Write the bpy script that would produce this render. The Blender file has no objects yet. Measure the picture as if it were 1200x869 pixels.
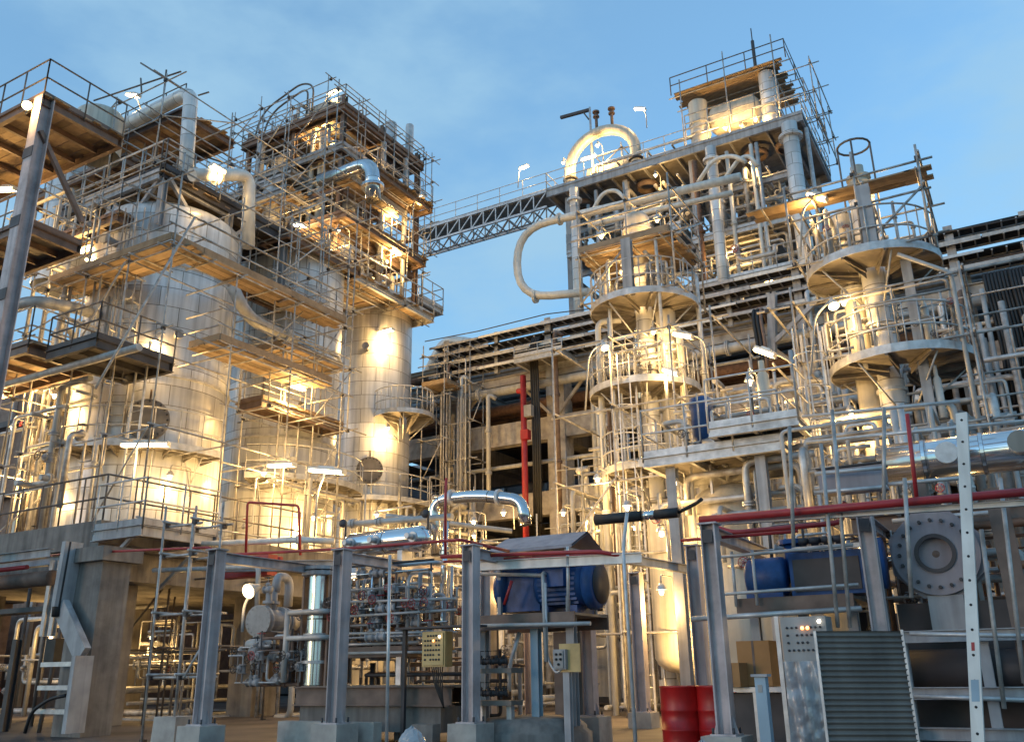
import bpy, bmesh, math, random
from mathutils import Vector, Matrix
R = math.radians
random.seed(7)
# ---- camera: solved from the photograph's three vanishing points (all of the scene is laid out in metres in world axes)
FPX, CX, CY = 1040.0, 600.0, 434.5
EYE = Vector((0, 0, 1.1))
PITCH, YAW, ROLL = R(18.77), R(30.0), R(0.84)
_h = Vector((-math.sin(YAW), math.cos(YAW), 0))
FWD = _h * math.cos(PITCH) + Vector((0, 0, math.sin(PITCH)))
_r0 = Vector((math.cos(YAW), math.sin(YAW), 0))
_u0 = _r0.cross(FWD)
RGT = _r0 * math.cos(ROLL) - _u0 * math.sin(ROLL)
UPV = _u0 * math.cos(ROLL) + _r0 * math.sin(ROLL)
def ray(px, py): return FWD * FPX + RGT * (px - CX) + UPV * (CY - py)
def on_y(px, py, y): d = ray(px, py); return EYE + d * ((y - EYE.y) / d.y)
def on_x(px, py, x): d = ray(px, py); return EYE + d * ((x - EYE.x) / d.x)
def on_z(px, py, z): d = ray(px, py); return EYE + d * ((z - EYE.z) / d.z)
def at_d(px, py, dd):                      # point at horizontal distance dd along the view heading
    d = ray(px, py); return EYE + d * (dd / d.dot(_h))
def pix(p):
    v = Vector(p) - EYE; f = v.dot(FWD)
    return (round(CX + FPX * v.dot(RGT) / f, 1), round(CY - FPX * v.dot(UPV) / f, 1), round(v.dot(_h), 1))
SKYTINT = (1.95, 2.7, 3.1)
CLOUD = (2.45, 4.1, 5.5)
SC = bpy.context.scene
COL = SC.collection
Z = Vector((0, 0, 1)); X = Vector((1, 0, 0)); Y = Vector((0, 1, 0))
# ---------------------------------------------------------------- materials (all node based)
def newmat(name):
    m = bpy.data.materials.new(name); m.use_nodes = True
    return m, m.node_tree, m.node_tree.nodes['Principled BSDF']
def link(nt, a, b): nt.links.new(a, b)
def mat(name, c, rough=.5, metal=0., var=.25, scale=3., bump=.0, c2=None, island=.0, streak=0., bands=0., spec=.5, dirt=.0):
    """base colour broken up by two noises, per-piece tone, rain streaks, sheet seams, dirt"""
    m, nt, p = newmat(name); N = nt.nodes
    tc = N.new('ShaderNodeTexCoord'); geo = N.new('ShaderNodeNewGeometry')
    n1 = N.new('ShaderNodeTexNoise'); n1.inputs['Scale'].default_value = scale; n1.inputs['Detail'].default_value = 5
    link(nt, geo.outputs['Position'], n1.inputs['Vector'])
    cr = N.new('ShaderNodeMapRange'); cr.inputs[1].default_value = .3; cr.inputs[2].default_value = .7
    link(nt, n1.outputs['Fac'], cr.inputs[0])
    mx = N.new('ShaderNodeMix'); mx.data_type = 'RGBA'
    c = tuple(c); d = c2 if c2 else tuple(v * (1 - var) for v in c)
    mx.inputs[6].default_value = (*c, 1); mx.inputs[7].default_value = (*d, 1)
    link(nt, cr.outputs[0], mx.inputs[0]); out = mx.outputs[2]
    def mul(out, fac_socket, lo, hi):
        mr = N.new('ShaderNodeMapRange'); mr.inputs[3].default_value = lo; mr.inputs[4].default_value = hi
        link(nt, fac_socket, mr.inputs[0])
        v = N.new('ShaderNodeMix'); v.data_type = 'RGBA'; v.blend_type = 'MULTIPLY'; v.inputs[0].default_value = 1
        link(nt, out, v.inputs[6]); link(nt, mr.outputs[0], v.inputs[7]); return v.outputs[2]
    if island: out = mul(out, geo.outputs['Random Per Island'], 1 - island, 1 + island * .35)
    if streak:
        mp = N.new('ShaderNodeMapping'); mp.inputs['Scale'].default_value = (5, 5, .25)
        link(nt, geo.outputs['Position'], mp.inputs[0])
        n2 = N.new('ShaderNodeTexNoise'); n2.inputs['Scale'].default_value = 1.3; n2.inputs['Detail'].default_value = 6
        link(nt, mp.outputs[0], n2.inputs['Vector'])
        r2 = N.new('ShaderNodeMapRange'); r2.inputs[1].default_value = .42; r2.inputs[2].default_value = .68
        link(nt, n2.outputs['Fac'], r2.inputs[0]); out = mul(out, r2.outputs[0], 1, 1 - streak)
    if dirt:
        n3 = N.new('ShaderNodeTexNoise'); n3.inputs['Scale'].default_value = .9; n3.inputs['Detail'].default_value = 8; n3.inputs['Roughness'].default_value = .7
        link(nt, geo.outputs['Position'], n3.inputs['Vector'])
        r3 = N.new('ShaderNodeMapRange'); r3.inputs[1].default_value = .5; r3.inputs[2].default_value = .7
        link(nt, n3.outputs['Fac'], r3.inputs[0]); out = mul(out, r3.outputs[0], 1, 1 - dirt)
    hgt = None
    if bands:
        # jacketing sheets: per-sheet tone and thin dark seams, from cylindrical UVs (u metres round, v metres along)
        uv = N.new('ShaderNodeUVMap')
        bt = N.new('ShaderNodeTexBrick'); bt.inputs['Scale'].default_value = 1
        bt.inputs['Brick Width'].default_value = bands * 1.9; bt.inputs['Row Height'].default_value = bands
        bt.inputs['Mortar Size'].default_value = .012; bt.inputs['Mortar Smooth'].default_value = .2
        bt.inputs['Color1'].default_value = (1, 1, 1, 1); bt.inputs['Color2'].default_value = (.66, .66, .66, 1); bt.inputs['Mortar'].default_value = (.25, .23, .2, 1)
        link(nt, uv.outputs[0], bt.inputs['Vector'])
        v = N.new('ShaderNodeMix'); v.data_type = 'RGBA'; v.blend_type = 'MULTIPLY'; v.inputs[0].default_value = 1
        link(nt, out, v.inputs[6]); link(nt, bt.outputs['Color'], v.inputs[7]); out = v.outputs[2]
        hgt = bt.outputs['Fac']
    link(nt, out, p.inputs['Base Color'])
    p.inputs['Metallic'].default_value = metal
    rr = N.new('ShaderNodeMapRange'); rr.inputs[3].default_value = max(.04, rough - .1); rr.inputs[4].default_value = min(1, rough + .14)
    link(nt, n1.outputs['Fac'], rr.inputs[0]); link(nt, rr.outputs[0], p.inputs['Roughness'])
    p.inputs['Specular IOR Level'].default_value = spec
    if bump or hgt:
        b = N.new('ShaderNodeBump'); b.inputs['Distance'].default_value = .02; b.inputs['Strength'].default_value = bump or .3
        nb = N.new('ShaderNodeTexNoise'); nb.inputs['Scale'].default_value = scale * (2.5 if not hgt else .8); nb.inputs['Detail'].default_value = 4
        link(nt, geo.outputs['Position'], nb.inputs['Vector'])
        if hgt:
            s = N.new('ShaderNodeMath'); s.operation = 'SUBTRACT'; link(nt, nb.outputs['Fac'], s.inputs[0]); link(nt, hgt, s.inputs[1]); link(nt, s.outputs[0], b.inputs['Height'])
        else: link(nt, nb.outputs['Fac'], b.inputs['Height'])
        link(nt, b.outputs[0], p.inputs['Normal'])
    return m
def emat(name, c, s):
    m, nt, p = newmat(name); p.inputs['Base Color'].default_value = (.8, .8, .75, 1)
    p.inputs['Emission Color'].default_value = (*c, 1); p.inputs['Emission Strength'].default_value = s
    m.cycles.emission_sampling = 'NONE'
    return m
MT = dict(
    galv=mat('galvanised_steel', (.64, .64, .65), .42, .4, .35, 6, island=.25, dirt=.3),
    tube=mat('scaffold_tube_steel', (.58, .57, .57), .5, .3, .4, 5, island=.5, c2=(.25, .23, .21)),
    darktube=mat('weathered_dark_tube', (.17, .15, .14), .6, .2, .4, 5, island=.4),
    grey=mat('grey_painted_steel', (.42, .42, .44), .5, 0, .3, 2.5, bump=.1, streak=.35),
    mauve=mat('mauve_grey_paint', (.58, .50, .50), .5, 0, .25, 3.5, bump=.15, streak=.35, dirt=.4),
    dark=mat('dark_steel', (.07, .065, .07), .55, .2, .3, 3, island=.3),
    jacket=mat('aluminium_jacketing', (.82, .82, .82), .36, .28, .14, 1.2, bands=.62, streak=.3, bump=.3, dirt=.15),
    jacket2=mat('stainless_jacketing', (.84, .84, .85), .32, .15, .15, 1.8, bands=.6, streak=.2, bump=.2),
    chrome=mat('bright_stainless', (.72, .73, .75), .16, .95, .1, 1.0, bands=1.1, bump=.15),
    pipe=mat('pale_pipe_paint', (.50, .50, .50), .45, .1, .25, 4, island=.2, streak=.25),
    whitep=mat('white_pipe_paint', (.72, .71, .68), .4, .05, .15, 4, streak=.2, dirt=.15),
    rust=mat('rusty_pipe', (.24, .13, .08), .7, .1, .4, 7, island=.3, c2=(.12, .07, .05)),
    brown=mat('brown_primer', (.22, .15, .12), .6, .0, .4, 4, island=.35, dirt=.3),
    cream=mat('cream_vessel_paint', (.60, .555, .47), .42, .05, .2, 1.5, streak=.3, dirt=.2, bump=.1),
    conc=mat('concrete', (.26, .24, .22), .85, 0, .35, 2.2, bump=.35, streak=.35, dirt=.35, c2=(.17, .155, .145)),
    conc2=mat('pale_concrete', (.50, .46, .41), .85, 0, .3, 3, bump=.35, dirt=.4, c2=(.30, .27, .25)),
    wood=mat('scaffold_boards', (.38, .28, .18), .75, 0, .3, 5, bump=.3, island=.5, c2=(.27, .19, .12), dirt=.3),
    plate=mat('deck_plate', (.25, .225, .20), .55, .25, .3, 3, dirt=.35, streak=.1, island=.2),
    red=mat('red_pipe_paint', (.42, .03, .035), .4, 0, .3, 4, dirt=.3),
    drum=mat('red_drum_paint', (.55, .016, .016), .4, 0, .3, 6, dirt=.45, streak=.25),
    blue=mat('blue_motor_paint', (.014, .09, .30), .5, 0, .4, 5, dirt=.6, streak=.3, bump=.15),
    black=mat('black_rubber', (.018, .018, .02), .55, 0, .3, 5, bump=.2),
    roofm=mat('dark_roof_sheet', (.36, .33, .36), .6, .1, .3, 2, streak=.2),
    yellow=mat('buff_panel_paint', (.62, .42, .17), .5, 0, .2, 3, dirt=.3),
    white=mat('white_powder_coat', (.36, .355, .35), .5, 0, .2, 3, dirt=.45, streak=.2),
    card=mat('cardboard', (.45, .23, .09), .85, 0, .2, 3, bump=.15),
    film=mat('plastic_film', (.40, .40, .42), .25, 0, .2, 2.5, bump=.6, spec=.8),
    sheet=mat('corrugated_sheet', (.17, .165, .155), .5, .3, .35, 2, streak=.2),
    glass=mat('gauge_glass', (.5, .55, .58), .1, .2, .1, 2),
    lens=emat('lamp_lens', (1., .80, .48), 7.5),
    lensw=emat('lamp_lens_white', (1., .90, .72), 8.5),
    redlens=emat('amber_indicator', (1., .35, .08), 5.),
    sky=mat('painted_blue_steel', (.30, .42, .52), .5, .1, .2, 2),
)
def weave_mat():
    m, nt, p = newmat('asphalt_yard'); N = nt.nodes
    geo = N.new('ShaderNodeNewGeometry'); n = N.new('ShaderNodeTexNoise'); n.inputs['Scale'].default_value = .6; n.inputs['Detail'].default_value = 8
    n2 = N.new('ShaderNodeTexNoise'); n2.inputs['Scale'].default_value = 40; n2.inputs['Detail'].default_value = 3
    link(nt, geo.outputs['Position'], n.inputs['Vector']); link(nt, geo.outputs['Position'], n2.inputs['Vector'])
    cr = N.new('ShaderNodeValToRGB'); cr.color_ramp.elements[0].color = (.035, .03, .03, 1); cr.color_ramp.elements[1].color = (.12, .10, .09, 1)
    cr.color_ramp.elements[0].position = .35; cr.color_ramp.elements[1].position = .65
    link(nt, n.outputs['Fac'], cr.inputs[0]); link(nt, cr.outputs[0], p.inputs['Base Color']); p.inputs['Roughness'].default_value = .8
    b = N.new('ShaderNodeBump'); b.inputs['Strength'].default_value = .4; b.inputs['Distance'].default_value = .01
    link(nt, n2.outputs['Fac'], b.inputs['Height']); link(nt, b.outputs[0], p.inputs['Normal']); return m
MT['ground'] = weave_mat()
# ---------------------------------------------------------------- object helpers
LOC = {}                                                   # world location of every object made so far
def tag(o, label=None, cat=None, group=None, kind=None):
    if label: o['label'] = label
    if cat: o['category'] = cat
    if group: o['group'] = group
    if kind: o['kind'] = kind
    return o
def thing(name, label, cat, loc, group=None):
    o = bpy.data.objects.new(name, None); COL.objects.link(o); o.empty_display_size = .2
    o.location = loc; LOC[o.name] = Vector(loc); return tag(o, label, cat, group)
def frame_of(d):
    d = d.normalized(); a = Z if abs(d.z) < .95 else X
    u = d.cross(a).normalized(); return u, d.cross(u).normalized(), d
class MB:
    """collects shapes in world metres; build() links them as one mesh object"""
    def __init__(s): s.v = []; s.f = []; s.sm = []; s.uv = []
    def _add(s, vs, fs, sm, uvs=None):
        b = len(s.v); s.v += [tuple(v) for v in vs]
        for i, f in enumerate(fs):
            s.f.append([b + k for k in f]); s.sm.append(sm); s.uv.append(uvs[i] if uvs else None)
        return s
    def box(s, c, size, rot=None, taper=1.):
        c = Vector(c); x, y, z = [v / 2 for v in size]
        vs = [Vector((sx * x * (taper if sz > 0 else 1), sy * y * (taper if sz > 0 else 1), sz * z)) for sz in (-1, 1) for sy in (-1, 1) for sx in (-1, 1)]
        if rot is not None:
            m = rot if isinstance(rot, Matrix) else Matrix.Rotation(rot, 3, 'Z'); vs = [m @ v for v in vs]
        return s._add([v + c for v in vs], [(0, 2, 3, 1), (4, 5, 7, 6), (0, 1, 5, 4), (2, 6, 7, 3), (0, 4, 6, 2), (1, 3, 7, 5)], False)
    def bb(s, x0, x1, y0, y1, z0, z1):
        return s.box(((x0 + x1) / 2, (y0 + y1) / 2, (z0 + z1) / 2), (abs(x1 - x0), abs(y1 - y0), abs(z1 - z0)))
    def bar(s, a, b, w, h):                                # box section from a to b, h measured up, w across
        a = Vector(a); b = Vector(b); d = (b - a)
        if d.length < 1e-6: return s
        dn = d.normalized(); side = (dn.cross(Z) if abs(dn.z) < .95 else X.copy()).normalized(); up = side.cross(dn)
        vs = [p + side * (sx * w / 2) + up * (sy * h / 2) for p in (a, b) for sy in (-1, 1) for sx in (-1, 1)]
        return s._add(vs, [(0, 1, 3, 2), (4, 6, 7, 5), (0, 4, 5, 1), (2, 3, 7, 6), (0, 2, 6, 4), (1, 5, 7, 3)], False)
    def ibeam(s, a, b, w, h, t=None, flip=False):          # rolled I section
        a = Vector(a); b = Vector(b); t = t or max(.012, h * .07); dn = (b - a).normalized()
        if abs(dn.z) > .95:
            u, v = (X, Y) if not flip else (Y, X)
        else:
            u = dn.cross(Z).normalized(); v = u.cross(dn)
        prof = [(-w / 2, -h / 2), (w / 2, -h / 2), (w / 2, -h / 2 + t), (t / 2, -h / 2 + t), (t / 2, h / 2 - t), (w / 2, h / 2 - t), (w / 2, h / 2), (-w / 2, h / 2), (-w / 2, h / 2 - t), (-t / 2, h / 2 - t), (-t / 2, -h / 2 + t), (-w / 2, -h / 2 + t)]
        n = 12; vs = [p + u * x + v * y for p in (a, b) for x, y in prof]
        fs = [(i, (i + 1) % n, n + (i + 1) % n, n + i) for i in range(n)]
        for o in (0, n): fs += [(o + 0, o + 1, o + 2, o + 3, o + 10, o + 11), (o + 3, o + 4, o + 9, o + 10), (o + 4, o + 5, o + 6, o + 7, o + 8, o + 9)]
        return s._add(vs, fs, False)
    def tube(s, a, b, r, n=7, r2=None, cap=True):
        return s.path([a, b], r, n, r2=r2, cap=cap)
    def path(s, pts, r, n=7, bend=0., r2=None, cap=True, seg=5):
        pts = [Vector(p) for p in pts]
        if bend and len(pts) > 2:                          # round each corner
            q = [pts[0]]
            for i in range(1, len(pts) - 1):
                p0, p, p1 = pts[i - 1], pts[i], pts[i + 1]; a = (p0 - p); b = (p1 - p)
                k = min(bend, a.length * .49, b.length * .49); A = p + a.normalized() * k; B = p + b.normalized() * k
                for j in range(seg + 1):
                    t = j / seg; q.append(A * (1 - t) ** 2 + p * 2 * t * (1 - t) + B * t * t)
            q.append(pts[-1]); pts = q
        q = [pts[0]]
        for p in pts[1:]:
            if (p - q[-1]).length > 1e-4: q.append(p)
        pts = q
        if len(pts) < 2: return s
        vs = []; u = None; m = len(pts); L = [0.]
        for i in range(1, m): L.append(L[-1] + (pts[i] - pts[i - 1]).length)
        for i, p in enumerate(pts):
            t = (pts[min(i + 1, m - 1)] - pts[max(i - 1, 0)]).normalized()
            if u is None: u = frame_of(t)[0]
            else: u = (u - t * u.dot(t)).normalized()
            w = t.cross(u); rr = r if r2 is None else r + (r2 - r) * i / (m - 1)
            for k in range(n):
                a = 2 * math.pi * k / n; vs.append(p + (u * math.cos(a) + w * math.sin(a)) * rr)
        fs = []; uvs = []
        for i in range(m - 1):
            for k in range(n):
                fs.append((i * n + k, i * n + (k + 1) % n, (i + 1) * n + (k + 1) % n, (i + 1) * n + k))
                c0, c1 = k / n * 6.283 * r, (k + 1) / n * 6.283 * r; uvs.append([(c0, L[i]), (c1, L[i]), (c1, L[i + 1]), (c0, L[i + 1])])
        s._add(vs, fs, True, uvs)
        if cap:
            b = len(s.v) - len(vs)
            s.f.append([b + k for k in range(n)][::-1]); s.sm.append(False); s.uv.append(None)
            s.f.append([b + (m - 1) * n + k for k in range(n)]); s.sm.append(False); s.uv.append(None)
        return s
    def lathe(s, o, d, prof, n=24, a0=0., a1=2 * math.pi, smooth=True):   # prof: (radius, height along d)
        o = Vector(o); d = Vector(d).normalized()
        if abs(d.z) > .999: u, w = X, Y
        else: u, w, _ = frame_of(d)
        full = abs(a1 - a0 - 2 * math.pi) < 1e-6; cols = n if full else n + 1
        vs = [o + d * h + (u * math.cos(a0 + (a1 - a0) * k / n) + w * math.sin(a0 + (a1 - a0) * k / n)) * r for r, h in prof for k in range(cols)]
        fs = []; uvs = []; L = 0.; rm = max(r for r, h in prof)
        for i in range(len(prof) - 1):
            dl = math.hypot(prof[i + 1][0] - prof[i][0], prof[i + 1][1] - prof[i][1])
            for k in range(n):
                k2 = (k + 1) % cols; fs.append((i * cols + k, i * cols + k2, (i + 1) * cols + k2, (i + 1) * cols + k))
                c0, c1 = (a1 - a0) * k / n * rm, (a1 - a0) * (k + 1) / n * rm; uvs.append([(c0, L), (c1, L), (c1, L + dl), (c0, L + dl)])
            L += dl
        return s._add(vs, fs, smooth, uvs)
    def flange(s, c, d, r, t=.06, bolts=0, hub=0.):
        c = Vector(c); d = Vector(d).normalized()
        s.lathe(c - d * t / 2, d, [(0, 0), (r, 0), (r, t), (0, t)], n=18, smooth=False)
        if bolts:
            u, w, _ = frame_of(d)
            for k in range(bolts):
                a = 2 * math.pi * (k + .5) / bolts; q = c + (u * math.cos(a) + w * math.sin(a)) * r * .86
                s.tube(q - d * (t / 2 + r * .05), q + d * (t / 2 + r * .05), r * .05, 6)
        return s
    def quad(s, *p): return s._add(p, [tuple(range(len(p)))], False)
    def build(s, name, m, parent=None, label=None, cat=None, group=None, kind=None):
        if not s.v: return None
        if parent is not None: loc = LOC[parent.name]
        else:
            xs, ys, zs = zip(*s.v); loc = Vector(((min(xs) + max(xs)) / 2, (min(ys) + max(ys)) / 2, min(zs)))
        me = bpy.data.meshes.new(name); me.from_pydata([(v[0] - loc.x, v[1] - loc.y, v[2] - loc.z) for v in s.v], [], s.f)
        me.polygons.foreach_set('use_smooth', s.sm)
        if any(u is not None for u in s.uv):
            ul = me.uv_layers.new(name='UVMap'); fl = []
            for f, u in zip(s.f, s.uv):
                for k in range(len(f)): fl += list(u[k]) if u else [0., 0.]
            ul.data.foreach_set('uv', fl)
        me.materials.append(MT[m] if isinstance(m, str) else m)
        me.update()
        o = bpy.data.objects.new(name, me); COL.objects.link(o)
        if parent is not None: o.parent = parent
        else: o.location = loc
        LOC[o.name] = loc
        return tag(o, label, cat, group, kind)
def dup(root, delta, label=None, rotz=0., group=None):
    def cp(o, par):
        c = o.copy(); COL.objects.link(c); c.parent = par; LOC[c.name] = LOC[o.name] + Vector(delta)
        for ch in o.children: cp(ch, c)
        return c
    kids = list(root.children); r = root.copy(); COL.objects.link(r); r.location = root.location + Vector(delta); r.rotation_euler.z += rotz
    LOC[r.name] = LOC[root.name] + Vector(delta)
    for k in kids: cp(k, r)
    if label: r['label'] = label
    if group: r['group'] = group
    return r
# ---------------------------------------------------------------- generators
def posts(mb, pts, h, r=.022, step=1.0, rails=(.5, 1.0), lean=0.):
    """handrail along a polyline: posts and horizontal rails"""
    pts = [Vector(p) for p in pts]
    for k in rails: mb.path([p + Z * h * k for p in pts], r, 6, cap=False)
    for i in range(len(pts) - 1):
        a, b = pts[i], pts[i + 1]; n = max(1, round((b - a).length / step))
        for j in range(n + (1 if i == len(pts) - 2 else 0)): q = a + (b - a) * (j / n); mb.tube(q - Z * .1, q + Z * h, r, 6)
def rect_platform(label, x0, x1, y0, y1, z, rails='lrfb', deck='plate', frame='galv', cat='platform', name='steel_platform', h=1.1, group=None, beam=.26, joist=.9, rail='galv', gap=None, brackets=None, rr=.024):
    t = thing(name, label, cat, ((x0 + x1) / 2, (y0 + y1) / 2, z), group)
    nb = max(1, int((y1 - y0) / .24)) if deck == 'wood' else 1
    d = MB()
    if deck == 'wood':
        k = 0; y = y0
        while y < y1 - .1:
            e = random.uniform(-.18, .18); d.bb(x0 - .1 + e, x1 + .1 + e * .6, y, min(y + .225, y1), z + random.uniform(0, .02), z + .05); y += .24
        d.build('boarding', 'wood', t)
    else:
        y = y0
        while y < y1 - .05:
            d.bb(x0, x1, y + .004, min(y + 1.0, y1) - .004, z, z + .04); y += 1.0
        d.build('deck', deck, t)
    if frame:
        for y in (y0, y1): MB().ibeam((x0, y, z - beam / 2 - .003), (x1, y, z - beam / 2 - .003), .13, beam).build('edge_beam', frame, t)
        for x in (x0 + .07, x1 - .07): MB().ibeam((x, y0 + .07, z - beam / 2 - .003), (x, y1 - .07, z - beam / 2 - .003), .13, beam * .94).build('edge_beam', frame, t)
        n = max(1, int((x1 - x0) / joist))
        for i in range(1, n): xx = x0 + (x1 - x0) * i / n; MB().ibeam((xx, y0 + .07, z - .1), (xx, y1 - .07, z - .1), .08, .17).build('joist', frame, t)
    C = {'f': [(x0, y0, z), (x1, y0, z)], 'r': [(x1, y0, z), (x1, y1, z)], 'b': [(x1, y1, z), (x0, y1, z)], 'l': [(x0, y1, z), (x0, y0, z)]}
    for s_ in rails:
        m = MB(); posts(m, C[s_], h, rr, 1.1); m.build('handrail', rail, t)
        tb = MB(); a, b = map(Vector, C[s_]); tb.bar(a + Z * .08, b + Z * .08, .012, .15); tb.build('toe_board', frame or 'galv', t)
    if brackets:
        m = MB()
        for bx, by, dx, dy in brackets: m.bar((bx, by, z - .2), (bx + dx, by + dy, z - 1.2), .08, .08)
        m.build('bracket', frame, t)
    return t
def ring_platform(label, c, r0, r1, z, a0=0., a1=360., deck='plate', brk=10, h=1.1, rail='galv', group=None, cat='platform', gus=.24, name='circular_platform'):
    c = Vector((c[0], c[1], z)); t = thing(name, label, cat, c, group); A0, A1 = R(a0), R(a1); n = max(8, int(abs(a1 - a0) / 12))
    P = lambda a, r, zz=0.: c + Vector((math.cos(a) * r, math.sin(a) * r, zz))
    MB().lathe(c, Z, [(r0, 0), (r1, 0), (r1, .05), (r0, .05), (r0, 0)], n, A0, A1, False).build('deck', deck, t)
    MB().lathe(c, Z, [(r1 + .002, -.06), (r1 + .002, .14), (r1 + .02, .14), (r1 + .02, -.06), (r1 + .002, -.06)], n, A0, A1, False).build('toe_board', rail, t)
    for i in range(brk + (0 if a1 - a0 > 359 else 1)):
        g = MB(); a = A0 + (A1 - A0) * i / brk
        g.bar(P(a, r0, -.06), P(a, r1 - .02, -.06), .06, .08)
        g._add([P(a, r0, -.12), P(a, r1 * .93, -.12), P(a, r0, -gus)], [(0, 1, 2)], False)
        g.build('radial_bracket', deck, t)
        if i % 2 == 0 and gus > .2: MB().tube(P(a + .12, r1 * .9, -.05), P(a + .12, r0 + .02, -.95), .025, 6).build('diagonal_strut', rail, t)
    m = MB(); pts = [P(A0 + (A1 - A0) * i / n, r1 - .03) for i in range(n + 1)]
    for k in (.5, 1.): m.path([p + Z * h * k for p in pts], .024, 6, cap=False)
    for i in range(0, n + 1): m.tube(pts[i], pts[i] + Z * h, .018, 6)
    m.build('handrail', rail, t)
    return t
def ladder(label, p, height, out, w=.45, cage=True, m='galv', group=None, start=2.2, name='caged_ladder'):
    p = Vector(p); o = Vector((out[0], out[1], 0)).normalized(); s_ = o.cross(Z)
    t = thing(name if cage else 'ladder', label, 'ladder', p, group)
    for k in (-1, 1): MB().bar(p + s_ * k * w / 2, p + s_ * k * w / 2 + Z * (height + .9), .05, .05).build('stile', m, t)
    q = MB(); z = .3
    while z < height: q.tube(p - s_ * w / 2 + Z * z, p + s_ * w / 2 + Z * z, .014, 5); z += .3
    q.build('rungs', m, t)
    if cage:
        g = MB(); z = start; cr = .36; cc = p + o * .38
        arc = [cc + (o * math.cos(a) + s_ * math.sin(a)) * cr for a in [R(-135 + 27 * i) for i in range(11)]]
        while z < height + .9: g.path([v + Z * z for v in arc], .02, 4, cap=False); z += .8
        for i in (1, 3, 5, 7, 9): g.bar(arc[i] + Z * start, arc[i] + Z * (height + .9), .03, .03)
        g.build('cage', m, t)
    return t
def scaffold(label, xs, ys, zs, decks=(), group=None, m='tube', brace=.25, over=.35, jit=.05, standards=None, skip=.0, drail=True, name='tube_scaffold', inner=True, rr=.03):
    """tube scaffold on a grid of standards (xs, ys) with ledgers at zs; decks: (x0,x1,y0,y1,z) boarded lifts"""
    t = thing(name, label, 'scaffold', (xs[0], ys[0], zs[0]), group)
    z0, z1 = zs[0], zs[-1]
    for x in xs:
        for y in ys:
            if not inner and x not in (xs[0], xs[-1]) and y not in (ys[0], ys[-1]): continue
            if random.random() < skip: continue
            e = random.uniform(-jit, jit); s_ = MB(); top = z1 + random.uniform(.1, .8)
            s_.tube((x, y, z0), (x + e, y + random.uniform(-jit, jit), top), rr, 7).build('standard', m, t)
    for z in zs[(0 if z0 > .5 else 1):]:
        for y in ys:
            zz = z + random.uniform(-.05, .05)
            MB().tube((xs[0] - random.uniform(.1, over), y + .06, zz), (xs[-1] + random.uniform(.1, over * 1.6), y + .06, zz), rr, 7).build('ledger', m, t)
        for x in xs: MB().tube((x + .06, ys[0] - random.uniform(.1, over), z + .06), (x + .06, ys[-1] + random.uniform(.1, over * 1.6), z + .06), rr, 7).build('transom', m, t)
    for i in range(len(xs) - 1):
        for k in range(len(zs) - 1):
            if random.random() < brace: MB().tube((xs[i], ys[0] - .07, zs[k]), (xs[i + 1], ys[0] - .07, zs[k + 1]), rr, 7).build('brace', m, t)
    for i in range(len(ys) - 1):
        for k in range(len(zs) - 1):
            if random.random() < brace: MB().tube((xs[-1] + .13, ys[i], zs[k]), (xs[-1] + .13, ys[i + 1], zs[k + 1]), rr, 7).build('brace', m, t)
    cl = MB()
    for x in xs:
        for y in (ys[0], ys[-1]):
            for z in zs: cl.box((x, y + .03, z + .01), (.09, .1, .09))
    cl.build('couplers', 'dark', t)
    for (x0, x1, y0, y1, z) in decks:
        b = MB(); along_x = (x1 - x0) >= (y1 - y0); a0, a1 = (y0, y1) if along_x else (x0, x1); l0, l1 = (x0, x1) if along_x else (y0, y1); a = a0
        while a < a1 - .1:
            l = l0
            while l < l1 - .3:
                e = min(l1, l + 3.6) + random.uniform(-.15, .25); zz = z + .10 + random.uniform(0, .025); s0 = l + random.uniform(-.15, .05)
                if along_x: b.bb(s0, e, a + .005, a + .225, zz, zz + .04)
                else: b.bb(a + .005, a + .225, s0, e, zz, zz + .04)
                l += 3.6
            a += .235
        b.build('boarding', 'wood', t)
        l = l0 + .3
        while l < l1:
            if along_x: MB().tube((l, a0 - .2, z + .05), (l, a1 + .2, z + .05), rr, 6).build('putlog', m, t)
            else: MB().tube((a0 - .2, l, z + .05), (a1 + .2, l, z + .05), rr, 6).build('putlog', m, t)
            l += 1.2
        if drail:
            tb = MB(); tb.bar((x0, y0 - .02, z + .26), (x1, y0 - .02, z + .26), .035, .2); tb.bar((x1 + .02, y0, z + .26), (x1 + .02, y1, z + .26), .035, .2); tb.build('toe_board', 'wood', t)
            g = MB(); 
            for hh in (.6, 1.1): g.path([(x0 - .2, y0 - .06, z + hh), (x1 + .1, y0 - .06, z + hh)], rr, 6); g.path([(x1 + .08, y0 - .2, z + hh), (x1 + .08, y1 + .2, z + hh)], rr, 6)
            g.build('guard_rails', m, t)
    return t
LAMPN = 0
WARM = (1., .60, .20)
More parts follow.
